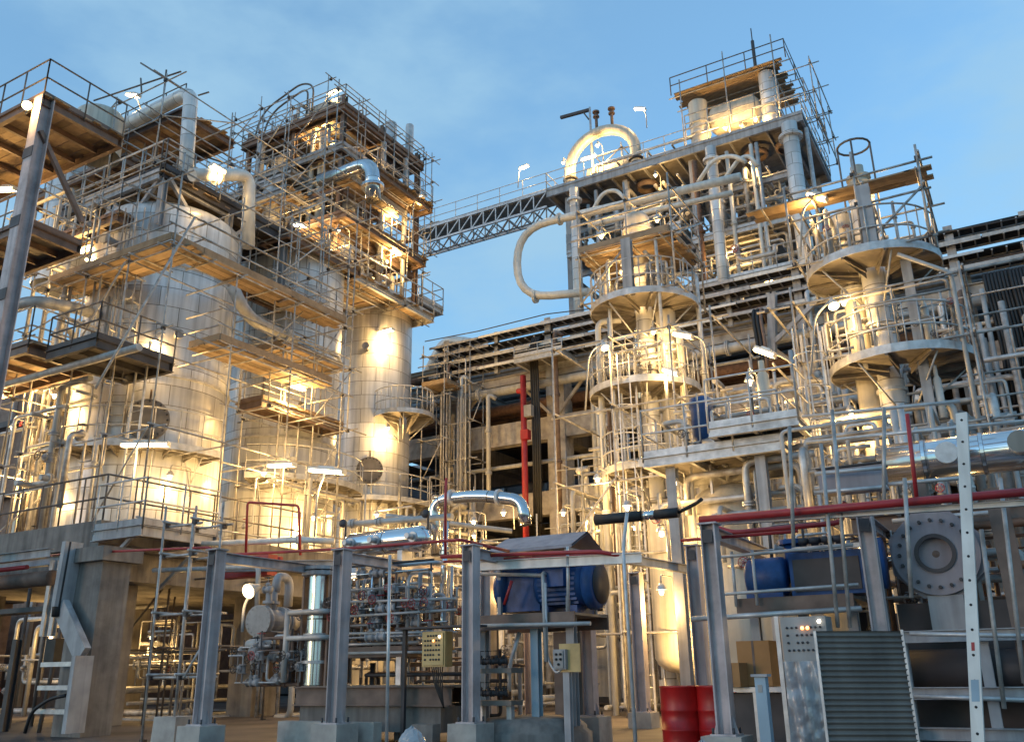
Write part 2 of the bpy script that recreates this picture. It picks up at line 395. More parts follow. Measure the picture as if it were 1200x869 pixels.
def lamp(label, p, power=60, stem=None, size=.9, along='x', kind='tube', white=False, rad=.12, col=WARM, tilt=0., group=None, drop=.35, off=(0, 0, 0), ldir=None):
    """p is the lens centre. kind tube: long luminaire; flood: round reflector; post: street-type head on a bent pole; bulk: small well-glass"""
    p = Vector(p); t = thing({'tube': 'strip_light', 'flood': 'floodlight', 'post': 'walkway_lamp', 'bulk': 'wellglass_lamp'}[kind], label, 'lamp', p, group)
    d = Vector(along) if not isinstance(along, str) else (X if along == 'x' else Y); d = d.normalized()
    u = d.cross(Z); u = u.normalized(); nz = u.cross(d)
    lm = 'lensw' if white else 'lens'
    if kind in ('tube', 'post'):
        M3 = Matrix((d, u, nz)).transposed()
        h = MB(); h.box(p + nz * .055, (size + .06, .22, .05), M3); h.box(p + nz * .1, (size * .5, .14, .05), M3); h.box(p + d * (size / 2 + .035), (.03, .2, .1), M3); h.box(p - d * (size / 2 + .035), (.03, .2, .1), M3)
        h.build('housing', 'whitep', t)
        MB().box(p - nz * .01, (size, .17, .07), M3, .95).build('lens', lm, t)
        p2 = p + nz * .1
    elif kind == 'flood':
        h = MB(); h.lathe(p + d * .02, -d, [(.13, 0), (.115, .09), (.06, .2), (.045, .28), (0, .29)], 14); h.build('reflector', 'whitep', t)
        MB().lathe(p + d * .025, d, [(.115, 0), (.1, .02), (0, .035)], 14).build('lens', lm, t); p2 = p - d * .25
    else:
        MB().lathe(p, -Z, [(.0, -.02), (.05, 0), (.055, .07), (.03, .12), (0, .13)], 10).build('lens', lm, t)
        MB().lathe(p, Z, [(.12, -.01), (.1, .05), (.05, .12), (0, .13)], 10).build('housing', 'galv', t); p2 = p + Z * .1
    if kind == 'bulk' and not stem: MB().path([p + Z * .1, p + Z * .3, p + Z * .32 + Y * .7, p + Z * -.5 + Y * .75], .02, 6, bend=.1).build('bracket', 'pipe', t)
    if stem:
        MB().path([p2] + [Vector(q) for q in stem], .026, 7, bend=.25).build('pole', 'pipe', t)
    L = bpy.data.lights.new('lamp_light', 'POINT'); L.energy = power * (.76 if kind == 'bulk' else .95); L.color = col; L.shadow_soft_size = rad
    o = bpy.data.objects.new('lamp_light', L); COL.objects.link(o); o.parent = t
    o.location = Vector(off) + ((-nz * drop) if kind in ('tube', 'post') else (d * .3 if kind == 'flood' else -Z * .38))
    LOC[o.name] = p
    return t
def pipe(label, pts, r, m='pipe', bend=None, flanges=(), n=12, group=None, name='pipe', cat='pipe', fm=None, fr=1.55, bands=None, parent=None):
    """a pipe run; flanges: fractions of its length where a bolted flange pair sits"""
    pts = [Vector(p) for p in pts]
    b = MB().path(pts, r, n, bend=r * 3 if bend is None else bend, seg=6)
    if parent is None and not flanges: return b.build(name, m, None, label, cat, group)
    t = parent or thing(name, label, cat, pts[0], group)
    b.build('pipe_run' if parent is None else 'pipe', m, t)
    L = [0.]
    for i in range(1, len(pts)): L.append(L[-1] + (pts[i] - pts[i - 1]).length)
    for fr_ in flanges:
        s_ = fr_ * L[-1]
        for i in range(1, len(pts)):
            if s_ <= L[i] + 1e-6:
                k = (s_ - L[i - 1]) / max(1e-6, L[i] - L[i - 1]); c = pts[i - 1].lerp(pts[i], k); d = (pts[i] - pts[i - 1]).normalized()
                f = MB(); f.flange(c - d * .035, d, r * fr, .05, 8 if r > .1 else 0); f.flange(c + d * .035, d, r * fr, .05); f.build('flange', fm or m, t); break
    return t
def valve_mb(t, c, d, r, up=Z, m='grey', wheel='red'):
    """gate valve as part of t: body, bonnet and handwheel"""
    c = Vector(c); d = Vector(d).normalized(); up = Vector(up).normalized()
    b = MB(); b.lathe(c - d * r * 1.6, d, [(0, 0), (r * 1.5, 0), (r * 1.5, r * .4), (r * .9, r * .5), (r * 1.25, r * 1.6), (r * .9, r * 2.7), (r * 1.5, r * 2.8), (r * 1.5, r * 3.2), (0, r * 3.2)], 12)
    b.tube(c, c + up * r * 2.6, r * .75, 10); b.flange(c + up * r * 1.9, up, r * 1.15, r * .3); b.tube(c + up * r * 2.5, c + up * r * 4.6, r * .16, 6)
    body = b.build('valve', m, t)
    u, w, _ = frame_of(up); o = c + up * r * 4.4; wh = MB()
    wh.path([o + (u * math.cos(a) + w * math.sin(a)) * r * 1.5 for a in [i * math.pi / 6 for i in range(13)]], r * .14, 5, cap=False)
    for i in range(3): a = i * math.pi / 3; e = (u * math.cos(a) + w * math.sin(a)) * r * 1.5; wh.tube(o - e, o + e, r * .1, 4)
    wh.build('handwheel', wheel, body)
def vessel(label, c, r, z0, z1, m='jacket', head=.5, n=40, name='vertical_vessel', cat='vessel', rings=(), skirt=0., nozz=(), mans=(), bottom=False, group=None):
    """rings: heights of stiffener bands; nozz: (angle deg, z, len, r); mans: (angle deg, z, r) bolted manways"""
    c = Vector((c[0], c[1], 0)); t = thing(name, label, cat, (c.x, c.y, z0), group)
    hh = r * head
    pr = [(r, 0), (r, z1 - z0 - hh)] + [(r * math.cos(a), z1 - z0 - hh + hh * math.sin(a)) for a in [R(15 * i) for i in range(1, 6)]] + [(0.001, z1 - z0)]
    if bottom: pr = [(0.001, -hh), (r * .6, -hh * .82), (r * .9, -hh * .4)] + pr
    sh = MB().lathe((c.x, c.y, z0), Z, pr, n).build('shell', m, t)
    for z in rings: MB().lathe((c.x, c.y, z), Z, [(r + .002, 0), (r + .05, .01), (r + .05, .09), (r + .002, .1)], n, smooth=False).build('stiffener_ring', 'galv', t)
    for a, z, l, rr in nozz:
        d = Vector((math.cos(R(a)), math.sin(R(a)), 0)); p = c + d * (r - .05) + Z * z
        b = MB(); b.tube(p, p + d * l, rr, 12); b.flange(p + d * l, d, rr * 1.6, .06, 8); b.build('nozzle', 'grey', t)
    for a, z, rr in mans:
        d = Vector((math.cos(R(a)), math.sin(R(a)), 0)); p = c + d * (r - .05) + Z * z; u, w, _ = frame_of(d)
        b = MB(); b.tube(p, p + d * .3, rr * .82, 24); b.flange(p + d * .28, d, rr, .08); b.flange(p + d * .37, d, rr, .07)
        o = b.build('manway', 'plate', t)
        q = MB()
        for k in range(20):
            aa = 2 * math.pi * k / 20; e = p + d * .33 + (u * math.cos(aa) + w * math.sin(aa)) * rr * .88; q.tube(e, e + d * .13, rr * .05, 6)
        q.build('bolts', 'dark', o)
        ar = MB(); ar.path([p + d * .15 + (w * -math.cos(b_) + Z * math.sin(b_)) * (rr * 1.15) for b_ in [i * math.pi / 10 for i in range(11)]], .03, 6); ar.build('davit', 'brown', o)
    return t
def frame_tower(label, xs, ys, z0, z1, levels, m='grey', w=.3, brace=(), group=None, name='frame_tower', bw=.3):
    t = thing(name, label, 'steel frame', (xs[0], ys[0], z0), group)
    for x in xs:
        for y in ys: MB().ibeam((x, y, z0), (x, y, z1), w, w).build('column', m, t)
    for z in levels:
        b = MB()
        for y in ys: b.ibeam((xs[0] + w / 2, y, z), (xs[-1] - w / 2, y, z), w * .6, bw)
        for x in xs: b.ibeam((x, ys[0] + w / 2, z - .01), (x, ys[-1] - w / 2, z - .01), w * .6, bw)
        b.build('floor_beams', m, t)
    for (a, b_) in brace: MB().bar(a, b_, .1, .1).build('brace', m, t)
    return t
# ================================================================ setting
g = MB(); g.quad((-400, -200, 0), (400, -200, 0), (400, 700, 0), (-400, 700, 0)); g.build('ground', 'ground', kind='structure')
def piping(label, x0, x1, y0, y1, z0, z1, n, rs=(.03, .09), mats=('pipe', 'galv', 'tube'), valves=3, vert=.6, name='process_piping', group=None, cat='pipework', seed=None, segs=3):
    """a welded skid of small bore pipes: each run a part, some with a valve"""
    rnd = random.Random(seed if seed is not None else len(LOC))
    t = thing(name, label, cat, (x0, y0, z0), group); U = rnd.uniform
    for i in range(n):
        p = Vector((U(x0, x1), U(y0, y1), U(z0, z1) if rnd.random() > vert else z0)); pts = [p]; ax = 2 if rnd.random() < vert else rnd.choice((0, 1))
        for k in range(segs):
            q = pts[-1].copy(); lo, hi = ((x0, x1), (y0, y1), (z0, z1))[ax]
            if ax == 2: q[2] = U(lo + (hi - lo) * .45, hi) if q[2] < (lo + hi) / 2 else U(lo, lo + (hi - lo) * .55)
            else: q[ax] = U(lo, hi)
            if (q - pts[-1]).length > .35: pts.append(q)
            ax = rnd.choice([a for a in (0, 1, 2) if a != ax])
        if len(pts) < 2: continue
        r = U(*rs) * (.6 if rnd.random() < .4 else 1)
        b = MB().path(pts, r, 8, bend=r * 3, seg=4)
        if rnd.random() < .6:
            c = pts[0].lerp(pts[1], U(.3, .8)); b.flange(c, pts[1] - pts[0], r * 1.7, r * .5); b.flange(c + (pts[1] - pts[0]).normalized() * r * .7, pts[1] - pts[0], r * 1.7, r * .5)
        b.build('pipe', rnd.choice(mats), t)
        if i < valves:
            d = pts[1] - pts[0]; c = pts[0].lerp(pts[1], .5); valve_mb(t, c, d, max(.05, r), up=(Z if abs(d.normalized().z) < .8 else -Y), wheel=rnd.choice(('red', 'dark', 'black')))
    return t
# ---------------------------------------------------------------- the row of three clad vessels
V1 = (-23.45, 17.65); V2 = (-23.5, 23.4); V3 = (-24.4, 29.7)
vessel('largest silver clad drum, wrapped in scaffold at the left of the row', V1, 2.32, 5.0, 15.9, rings=(9.6, 13.2), head=.35, mans=((-38, 8.15, .6),), nozz=((-80, 13.9, .5, .12), (-30, 13.6, .6, .15), (-60, 12.0, .35, .1), (-25, 10.9, .3, .09)), n=56)
vessel('middle silver drum of the row, half hidden behind brown boarded scaffold', V2, 2.05, 5.0, 16.9, rings=(9.0, 12.5), head=.4, nozz=((-50, 11.5, .5, .12), (-35, 8, .5, .14)), n=48)
vessel('smooth silver domed drum under the boarded tower, two lamps shining on it', V3, 1.72, 5.0, 17.8, head=.55, mans=((-50, 9.1, .55),), nozz=((-60, 14.5, .5, .1),), n=48)
for (c, r, z) in ((V1, 2.5, 7.55), (V1, 2.5, 6.6)):
    pass
# skirts / concrete table top under the drums
def table(label, x0, x1, y0, y1, z0, z1, legs, w=1.2):
    t = thing('concrete_table', label, 'foundation', ((x0 + x1) / 2, (y0 + y1) / 2, 0))
    MB().bb(x0, x1, y0, y1, z0, z1).build('slab', 'conc', t)
    MB().bb(x0 + .3, x1 - .3, y0 + .3, y1 - .3, z0 - .7, z0 - .004).build('deep_beam', 'conc', t)
    for x, y in legs: MB().box((x, y, (z0 - .7) / 2 - .002), (w, w, z0 - .704)).build('pier', 'conc', t)
    return t
table('long concrete table carrying the three silver drums on square piers', -27.5, -19.4, 13.6, 32.0, 4.1, 4.75, [(-26.5, 15), (-21, 15.2), (-26.5, 20), (-21, 20.5), (-26.5, 26), (-21, 26), (-26.5, 31.5), (-21, 31.5)], 1.0)
for i, (v, r, lb) in enumerate(((V1, 2.25, 'round concrete plinth under the largest silver drum'), (V2, 2.1, 'round concrete plinth under the middle silver drum'), (V3, 1.75, 'round concrete plinth under the domed silver drum'))):
    MB().lathe((v[0], v[1], 4.755), Z, [(r + .25, 0), (r + .25, .24), (0, .24)], 40, smooth=False).build('round_plinth', 'conc2', None, lb, 'plinth')
# front pedestal with the folded cable tray
p = at_d(96, 850, 19.6)
pd = thing('concrete_pedestal', 'pale square concrete pedestal with a folded grey cable tray bolted to it', 'pedestal', (p.x, p.y, 0))
MB().box((p.x, p.y, 1.75), (.95, .7, 3.5)).box((p.x, p.y, 3.62), (1.3, 1.0, .3)).build('pier', 'conc', pd)
tr = MB(); a = Vector((p.x - .35, p.y - .55, 3.9)); b = Vector((p.x - .42, p.y - .55, 2.55)); c_ = Vector((p.x + .62, p.y - .62, 1.55)); d_ = Vector((p.x + .62, p.y - .62, .1))
for u, v in ((a, b), (b, c_), (c_, d_)): tr.bar(u, v, .12, .42) if abs((v - u).normalized().z) > .95 else tr.bar(u, v, .14, .40)
tr.build('cable_tray', 'grey', pd)
MB().path([a + Vector((-.02, -.1, 0)), b + Vector((-.02, -.1, 0)), b + Vector((.0, -.1, -.2))], .09, 8).build('black_cables', 'black', pd)
for z in (.9, 1.35, .45): MB().bb(p.x - .55, p.x + .6, p.y - .75, p.y - .62, z, z + .09).build('strut', 'galv', pd)
MB().path([(p.x - .5, p.y - .9, .1), (p.x - .4, p.y - .9, .5), (p.x + .1, p.y - .85, .75), (p.x + .5, p.y - .8, .8)], .035, 8, bend=.2).build('hose', 'black', pd)
# ---- upper left steel: corner column and two-storey platform
ca = at_d(52, 120, 20)
ca_t = thing('steel_column', 'tall mauve grey column leaning out of the frame at the upper left', 'steel column', (ca.x, ca.y, 0))
MB().ibeam((ca.x, ca.y, 0), (ca.x, ca.y, ca.z + .1), .36, .36).build('shaft', 'mauve', ca_t)
for z in (6, 8, 10, 12, 14): MB().box((ca.x, ca.y - .19, z), (.4, .02, .3)).build('splice_plate', 'dark', ca_t)
MB().bar((ca.x + .05, ca.y, ca.z - .9), (ca.x + .1, ca.y + 1.5, ca.z - 2.9), .12, .12).build('raking_brace', 'brown', ca_t)
rect_platform('highest railed steel platform at the upper left corner, gold lit below', ca.x - 6, ca.x + .1, ca.y - .1, ca.y + 2.3, ca.z + .12, 'fr', 'wood', 'brown', h=1.15, rail='darktube')
rect_platform('dim steel platform one level under the top left railed platform', ca.x - 6.5, ca.x - .9, ca.y + .6, ca.y + 2.2, 12.6, 'fr', 'plate', 'brown', rail='tube')
rect_platform('lit platform low on the left beside the tall mauve column', ca.x - 6.5, ca.x - 1.6, ca.y + 1.6, ca.y + 3.6, 9.6, 'fr', 'wood', 'brown', rail='tube')
vessel('short silver clad drum between the top left platforms', (-28.9, 17.3), .95, 14.5, 20.2, head=.5, n=28)
vessel('cream drum at the left edge behind gold lit railings', (-29.2, 14.9), .95, 5.2, 12.6, m='cream', head=.5, n=28)
q = at_d(118, 138, 26)
vessel('round topped peach lit drum behind the top left platform', (q.x, q.y), .8, q.z - 1.5, q.z + .3, m='cream', n=28)
qa = on_y(72, 274, 15.0); qb_ = on_y(139, 250, 15.0)
rect_platform('orange lit boarded deck left of the deck of crossed struts', qa.x, qb_.x, 15.0, 17.6, qb_.z, 'fr', 'wood', 'brown', rail='tube')
qa = on_y(88, 222, 15.3); qb_ = on_y(178, 196, 15.3)
rect_platform('weathered boarded deck high behind the left scaffold poles', qa.x, qb_.x, 15.6, 18.6, qb_.z, 'fr', 'wood', 'grey', rail='tube')
# ---- dark railed steel deck over V1
bx, by, bz = -21.6, 15.7, 16.35
B = rect_platform('dark steel deck with crossed struts above the largest silver drum', bx - 5.2, bx, by, by + 5.6, bz, 'fr', 'plate', 'dark', h=1.05, rail='tube', beam=.34)
for (sx, sy) in ((bx - .1, by + .1), (bx - 2.6, by + .1), (bx - .1, by + 2.8), (bx - 5, by + .1), (bx - .1, by + 5.4)):
    MB().ibeam((sx, sy, 14.4), (sx, sy, bz - .35), .2, .2).build('post', 'grey', B)
k = MB(); k.bar((bx - .1, by, bz - .3), (bx - 1.9, by, bz - 2.), .12, .12); k.bar((bx - 2.6, by, bz - .3), (bx - 1., by, bz - 2.), .12, .12); k.bar((bx + .02, by + .2, bz - .3), (bx + .02, by + 2, bz - 2), .12, .12); k.bar((bx + .02, by + 3.8, bz - .3), (bx + .02, by + 2, bz - 2), .12, .12)
k.build('struts', 'grey', B)
# upper boarded deck and roofs beyond
u1 = on_z(215, 128, 20.6); 
rect_platform('narrow boarded walkway rising behind the deck of crossed struts', u1.x - 6.5, u1.x, u1.y, u1.y + 2.4, 20.6, 'f', 'wood', 'brown', rail='darktube')
rect_platform('rusty brown deck just below the narrow boarded walkway', u1.x - 7, u1.x - 1.2, u1.y - 1.2, u1.y + 3, 18.4, 'fr', 'wood', 'brown', rail='tube')
# scaffold box round V1 with its two boarded lifts
dx, dy = -19.0, 14.35
scaffold('tall tube scaffold wrapped round the largest silver drum', [dx - 5.6, dx - 3.7, dx - 1.85, dx], [dy, dy + 2.4, dy + 4.8, dy + 7.2], [4.8, 7.2, 9.9, 12.3, 14.6], inner=False, brace=.1, rr=.026,
         decks=((dx - 5.4, dx, dy - .05, dy + 1.05, 12.35), (dx - .85, dx + .02, dy + 1.05, dy + 7.2, 12.35), (dx - 1.2, dx + .05, dy + 1.9, dy + 6.6, 10.0)), jit=.06)
MB().tube(on_x(112, 455, dx + .2), on_x(228, 255, dx + .2), .035, 8).build('raking_tube', 'tube', None, 'single long raking scaffold tube crossing in front of the largest drum', 'scaffold tube')
b2 = on_x(384, 360, -21.3)
rect_platform('rust brown boarded gangway along the middle silver drum', -22.4, -21.3, 19.2, 23.6, 13.9, 'fr', 'wood', 'brown', rail='tube')
rect_platform('upper brown gangway with galvanised edge beside the boarded tower', -22.6, -21.2, 20.8, 24.8, 16.3, 'fr', 'wood', 'brown', rail='tube')
rect_platform('low boarded gangway with brown toe board round the middle drum', -21.5, -20.5, 19.5, 23.4, 9.5, 'fr', 'wood', 'brown', rail='tube')
scaffold('tube scaffold standing between the middle drum and the domed drum', [-22.3, -20.6], [20.4, 22.0, 23.4], [4.8, 7.0, 9.3, 11.6, 13.7, 16.0], brace=.12, decks=((-21.9, -20.6, 20.4, 23.4, 11.5),), rr=.026)
scaffold('thin scaffold poles climbing past the left of the largest drum', [dx - 7.2, dx - 5.9], [dy - .3, dy + 1.6], [4.8, 6.8, 8.8, 10.8, 12.8, 14.8, 16.6, 18.4], brace=.25, rr=.024, jit=.1, over=.6)
scaffold('thin scaffold poles between the deck of crossed struts and the middle drum', [-20.9, -19.6], [18.9, 20.8, 22.6], [9.0, 11.2, 13.4, 15.4, 17.0], brace=.25, rr=.024, jit=.1, over=.8)
scaffold('thin scaffold rails above the dark deck of crossed struts', [-26.6, -24.2, -21.9], [15.5, 18.4, 21.2], [16.5, 18.2, 19.6], brace=.2, rr=.024, jit=.1, over=.8, inner=False)
# ring platforms on V1 / V3
ring_platform('curved galvanised walkway with a lit underside round the largest drum', V1, 2.25, 3.1, 7.3, -100, 5, 'plate', 7)
ring_platform('half round basket platform hung on the right of the domed drum', (V3[0] + 1.95, V3[1] - .2), .25, 1.3, 11.5, -140, 60, 'plate', 5, gus=.7)
ring_platform('curved walkway round the foot of the domed drum', V3, 1.75, 2.8, 7.8, -85, 25, 'plate', 7)
ring_platform('curved walkway round the foot of the middle drum', V2, 2.1, 3.1, 7.4, -65, 40, 'plate', 7)
# hanging dark platform on the left of V1
hp = at_d(112, 398, 21.5)
H = rect_platform('dark hanging platform with railings left of the largest drum', hp.x - 1.9, hp.x + .2, hp.y - .1, hp.y + 2.3, hp.z, 'frl', 'plate', 'dark', h=1.0, rail='darktube')
ladder('caged ladder climbing the largest silver drum', (V1[0] + 1.25, V1[1] - 2.05, 7.4), 6.4, (.5, -.87), start=1.8, m='tube')
ladder('uncaged ladder from the slab to the curved walkway of the largest drum', (-20.8, 15.2, 4.8), 4.4, (0, -1), cage=False)
# railings on the slab edge
sl = MB(); posts(sl, [(-27.4, 13.7, 4.75), (-19.5, 13.7, 4.75), (-19.5, 20.5, 4.75)], 1.15, .026, .9); sl.build('guard_rail', 'darktube', None, 'dark railing along the edge of the concrete table below the largest drum', 'railing')
sl = MB(); posts(sl, [(-19.5, 21.2, 4.75), (-19.5, 32.5, 4.75)], 1.15, .026, .9); sl.build('guard_rail', 'tube', None, 'long railing in front of the middle and domed drums', 'railing')
rect_platform('small galvanised landing cantilevered off the corner of the concrete table', -19.35, -17.6, 13.4, 15.6, 4.45, 'fr', 'plate', 'grey', brackets=((-18.0, 13.5, -1.4, 0), (-18.0, 15.5, -1.4, 0)))
# left end: low pipe rack at slab level
lr = thing('cable_rack', 'low steel rack of pipes and cable trays left of the concrete pedestal', 'rack', (-21.5, 12.2, 0))
MB().ibeam((-25.6, 12.0, 3.75), (-18.75, 12.0, 3.75), .16, .2).ibeam((-25.6, 12.9, 3.75), (-18.75, 12.9, 3.75), .16, .2).build('beams', 'grey', lr)
MB().tube((-25.6, 12.3, 3.25), (-19, 12.3, 3.25), .17, 14).build('large_pipe', 'brown', lr)
MB().tube((-25.6, 12.05, 3.5), (-19.6, 12.05, 3.5), .05, 10).build('red_pipe', 'red', lr)
MB().bb(-25.6, -18.8, 12.4, 12.85, 2.55, 2.66).build('cable_tray', 'dark', lr)
for x in (-19.1, -18.8, -24.5): MB().ibeam((x, 12.35, 2.0), (x, 12.35, 3.64), .12, .12).build('post', 'galv', lr)
for x in (-24.2, -20.9): MB().ibeam((x, 12.9, 0), (x, 12.9, 2.0), .16, .16).build('leg', 'dark', lr)
# filler process piping: left edge and behind drums
piping('tangle of gold lit small pipes at the left edge', -25.2, -21.2, 13.9, 15.0, 4.8, 9.2, 14, seed=3, valves=4)
piping('upright grey pipe bundle running down the left side of the largest drum', -26.4, -25.3, 15.2, 16.6, 4.8, 13.5, 12, vert=.95, seed=5, rs=(.05, .12), mats=('galv', 'darktube', 'pipe'))
piping('small pipes and valves between the two top left platforms', -28, -22.5, 14.5, 17, 10, 14.5, 16, seed=8, rs=(.04, .12))
piping('pipework crowded under the highest left platform', -27, -22, 13.4, 15, 12.8, 15.2, 10, seed=9)
piping('small bore pipes along the foot of the middle drum', -21.3, -19.8, 19.5, 24.5, 4.8, 8.0, 16, seed=11, valves=5)
piping('small bore pipes along the foot of the domed drum', -22.3, -19.8, 27.2, 32.4, 4.8, 9.0, 18, seed=12, valves=5)
piping('lit pipework in the dark bay under the concrete table at far left', -33, -21.8, 17, 24, 0, 3.3, 26, seed=13, valves=8, rs=(.04, .1))
piping('lit pipework under the concrete table behind the blue footing column', -20.3, -17.5, 19.5, 27, 0, 3.6, 22, seed=14, valves=7, rs=(.04, .1))
pipe('grey bent pipe looping over the dark hanging platform', [on_y(-30, 372, 13), on_y(40, 352, 13), on_y(95, 362, 14.6), on_y(120, 372, 15.5)], .17, 'pipe', n=14)
pipe('silver clad pipe bending down from the narrow boarded walkway', [on_y(120, 160, u1.y - .45), on_y(224, 108, u1.y - .45), on_y(221, 150, u1.y - .45), on_y(217, 215, u1.y - .45)], .25, 'jacket2', bend=.45, n=16)
x_ = -20.9
pipe('white pipe elbow dropping beside the deck of crossed struts', [on_x(225, 205, x_), on_x(292, 205, x_), on_x(291, 290, x_)], .21, 'whitep', bend=.5, n=16, flanges=(.2,))
pipe('thick grey pipe sloping under the brown gangway', [on_x(272, 335, -20.7), on_x(290, 372, -20.7), on_x(345, 400, -20.7)], .2, 'pipe', bend=.6, n=14, flanges=(.85,))
MB().tube((-27, 13.45, 9.0), (-18.6, 13.45, 9.0), .1, 12).build('insulated_pipe', 'pipe', None, 'level buff pipe crossing under the curved walkway of the largest drum', 'pipe')
# sky-line scaffold tubes
sk = thing('scaffold_mast', 'bare crossing scaffold tubes against the sky above the narrow walkway', 'scaffold', on_y(195, 150, 18))
for a, b in (((165, 74), (232, 116)), ((110, 118), (212, 84)), ((195, 82), (183, 190)), ((166, 110), (165, 92))):
    MB().tube(on_y(*a, 18), on_y(*b, 18.4), .035, 7).build('tube', 'darktube', sk)
sk = thing('scaffold_mast', 'bare scaffold tubes poking up behind the white pipe elbow', 'scaffold', on_y(260, 175, 20))
for a, b in (((200, 170), (275, 195)), ((228, 160), (229, 205)), ((232, 112), (245, 108)), ((240, 165), (275, 188))):
    MB().tube(on_y(*a, 20), on_y(*b, 20.3), .035, 7).build('tube', 'darktube', sk)

# ================================================================ boarded tower over the domed drum
TX0, TX1, TY0, TY1 = -28.4, -22.7, 25.0, 30.4
TL = (16.6, 18.6, 20.6, 22.4, 24.3)
frame_tower('tall square steel frame of the boarded tower', [TX0, (TX0 + TX1) / 2, TX1], [TY0, (TY0 + TY1) / 2, TY1], 16.45, 25.2, TL, 'brown', .2, bw=.24)
tops = ('broad top deck of the boarded tower under the bright skyline lamps', 'second deck down from the top of the boarded tower')
rect_platform(tops[0], TX0 - .2, TX1 + .3, TY0 - .3, TY1 + .1, 24.5, 'frbl', 'plate', 'brown', rail='tube', h=1.0)
rect_platform(tops[1], TX0 - .2, TX1 + .3, TY0 - .3, TY1 + .1, 22.5, 'fr', 'plate', 'grey', rail='tube')
rect_platform('boarded left wing deck of the tower, over the bright horizontal lamp', TX0 + .4, TX1 - 1.5, TY0 - 1.6, TY0 + 2.2, 20.3, 'fr', 'wood', 'grey', rail='tube')
rect_platform('gold lit deck under the big chrome elbow of the tower', TX1 - 2.9, TX1 + .9, TY0 - .5, TY1 - .4, 19.0, 'fr', 'wood', 'brown', rail='tube')
rect_platform('boarded deck at mid height on the left of the tower', TX0 + .2, TX1 - 1.8, TY0 - 1.2, TY0 + 2.2, 17.6, 'fr', 'wood', 'brown', rail='tube')
rect_platform('wide lower deck with galvanised fascia on the right of the tower', TX1 - 2.6, TX1 + .9, TY0 - .2, TY1 + .3, 16.5, 'fr', 'wood', 'galv', rail='galv')
lz_ = on_y(492, 352, 31.5); rect_platform('lowest railed landing where the tower meets the dome', lz_.x - 1.2, lz_.x + .3, 31.2, 33.0, lz_.z, 'frb', 'plate', 'galv')
vessel('slender silver column standing inside the left half of the tower', (TX0 + 2.4, TY0 - .6), .38, 15.6, 21.6, m='jacket2', n=20, rings=(17.5, 19.5))
vessel('gold lit bellows shaped vessel under the chrome elbow', (TX1 - .6, TY0 + 1.0), .48, 16.8, 20.4, m='cream', n=22, rings=(17.4, 18.0, 18.6, 19.3))
for i, (px_, py_, lb) in enumerate(((TX1 - 1.9, TY0 + .2, 'thin white riser at the front of the tower'), (TX1 - 1.5, TY0 + .35, 'second thin white riser at the front of the tower'), (TX0 + 1, TY0 - .2, 'grey riser near the left corner of the tower'), (TX1 + .2, TY1 - 1.2, 'silver riser near the right corner of the tower'), (TX1 + .15, TY0 + 2.6, 'grey riser in the middle of the right tower face'))):
    pipe(lb, [(px_, py_, 16.7), (px_, py_, 24.2)], .11 + .03 * (i % 3), 'whitep' if i < 2 else 'galv', flanges=(.3, .62))
cy = TY0 - .7
pipe('big chrome elbow pipe jutting from the front of the tower', [on_y(376, 212, cy), on_y(436, 190, cy), on_y(437, 235, cy)], .30, 'chrome', bend=.7, n=20, flanges=(.86,))
pipe('silver pipe stub at the left end of the tower deck', [(TX0 - .3, TY0 - .9, 19.2), (TX0 + 1.9, TY0 - .9, 19.2)], .17, 'chrome', flanges=(.5,), n=14)
lp = thing('pipe_hoop', 'pair of dark hoop pipes arching over the tower top against the sky', 'pipe', (TX0 + 1.4, TY0 + .5, 25))
for o_ in (0, .55): MB().path([(TX0 - .3 + o_, TY0 + .4, 24.6), (TX0 + .1 + o_, TY0 + .4, 26.6 - o_ * .5), (TX0 + 2.6, TY0 + .4 + o_ * .3, 27.3 - o_ * .5), (TX0 + 3.4 - o_ * .6, TY0 + .4, 26.9 - o_ * .4), (TX0 + 3.4 - o_ * .6, TY0 + .4, 25.3)], .045, 7, bend=.9).build('pipe', 'darktube', lp)
MB().lathe((TX1 - 2.2, TY0 + .9, 25.6), X, [(0, -.8), (.35, -.7), (.42, -.5), (.42, .9), (.35, 1.1), (0, 1.2)], 18).build('header_tank', 'cream', None, 'small peach lit tank lying on the top deck of the tower', 'tank')
vessel('stub vessel on the right of the tower top deck', (TX1 - .6, TY1 - 1.4), .3, 24.56, 26.4, m='galv', n=14)
vessel('thinner stub vessel at the back of the tower top deck', (TX1 - .3, TY1 - .3), .2, 24.56, 26.8, m='galv', n=12)
scaffold('tube scaffold caging the upper half of the tower', [TX0 - .3, TX0 + 1.6, TX0 + 3.4, TX1 + .3], [TY0 - .8, TY0 + 1.2, TY0 + 3.2, TY1 + .2], [16.2, 18.8, 20.9, 22.9, 24.9], inner=False, brace=.1, decks=(), jit=.08, rr=.026)
scaffold('outer skin of thin scaffold poles round the top of the tower', [TX0 - .9, TX0 + .6, TX0 + 2.2, TX0 + 3.8, TX1 + .5], [TY0 - 1.5, TY0 + .4, TY0 + 2.2, TY0 + 4, TY1 + .5], [19.8, 21.5, 22.6, 23.7, 24.9], inner=False, brace=.2, jit=.1, rr=.022, over=.4)
scaffold('scaffold poles round the middle of the tower front', [TX0 + .2, TX0 + 2.6, TX1 + 1.0], [TY0 - 2.0, TY0 + .8, TY0 + 3.4], [16.2, 17.4, 18.8, 20.4], inner=False, brace=.25, jit=.1, rr=.024, over=.8, decks=((TX0 + .4, TX0 + 3.2, TY0 - 1.9, TY0 - 1.1, 17.4), (TX1 + .2, TX1 + .95, TY0 - .6, TY0 + 3.2, 20.4)))
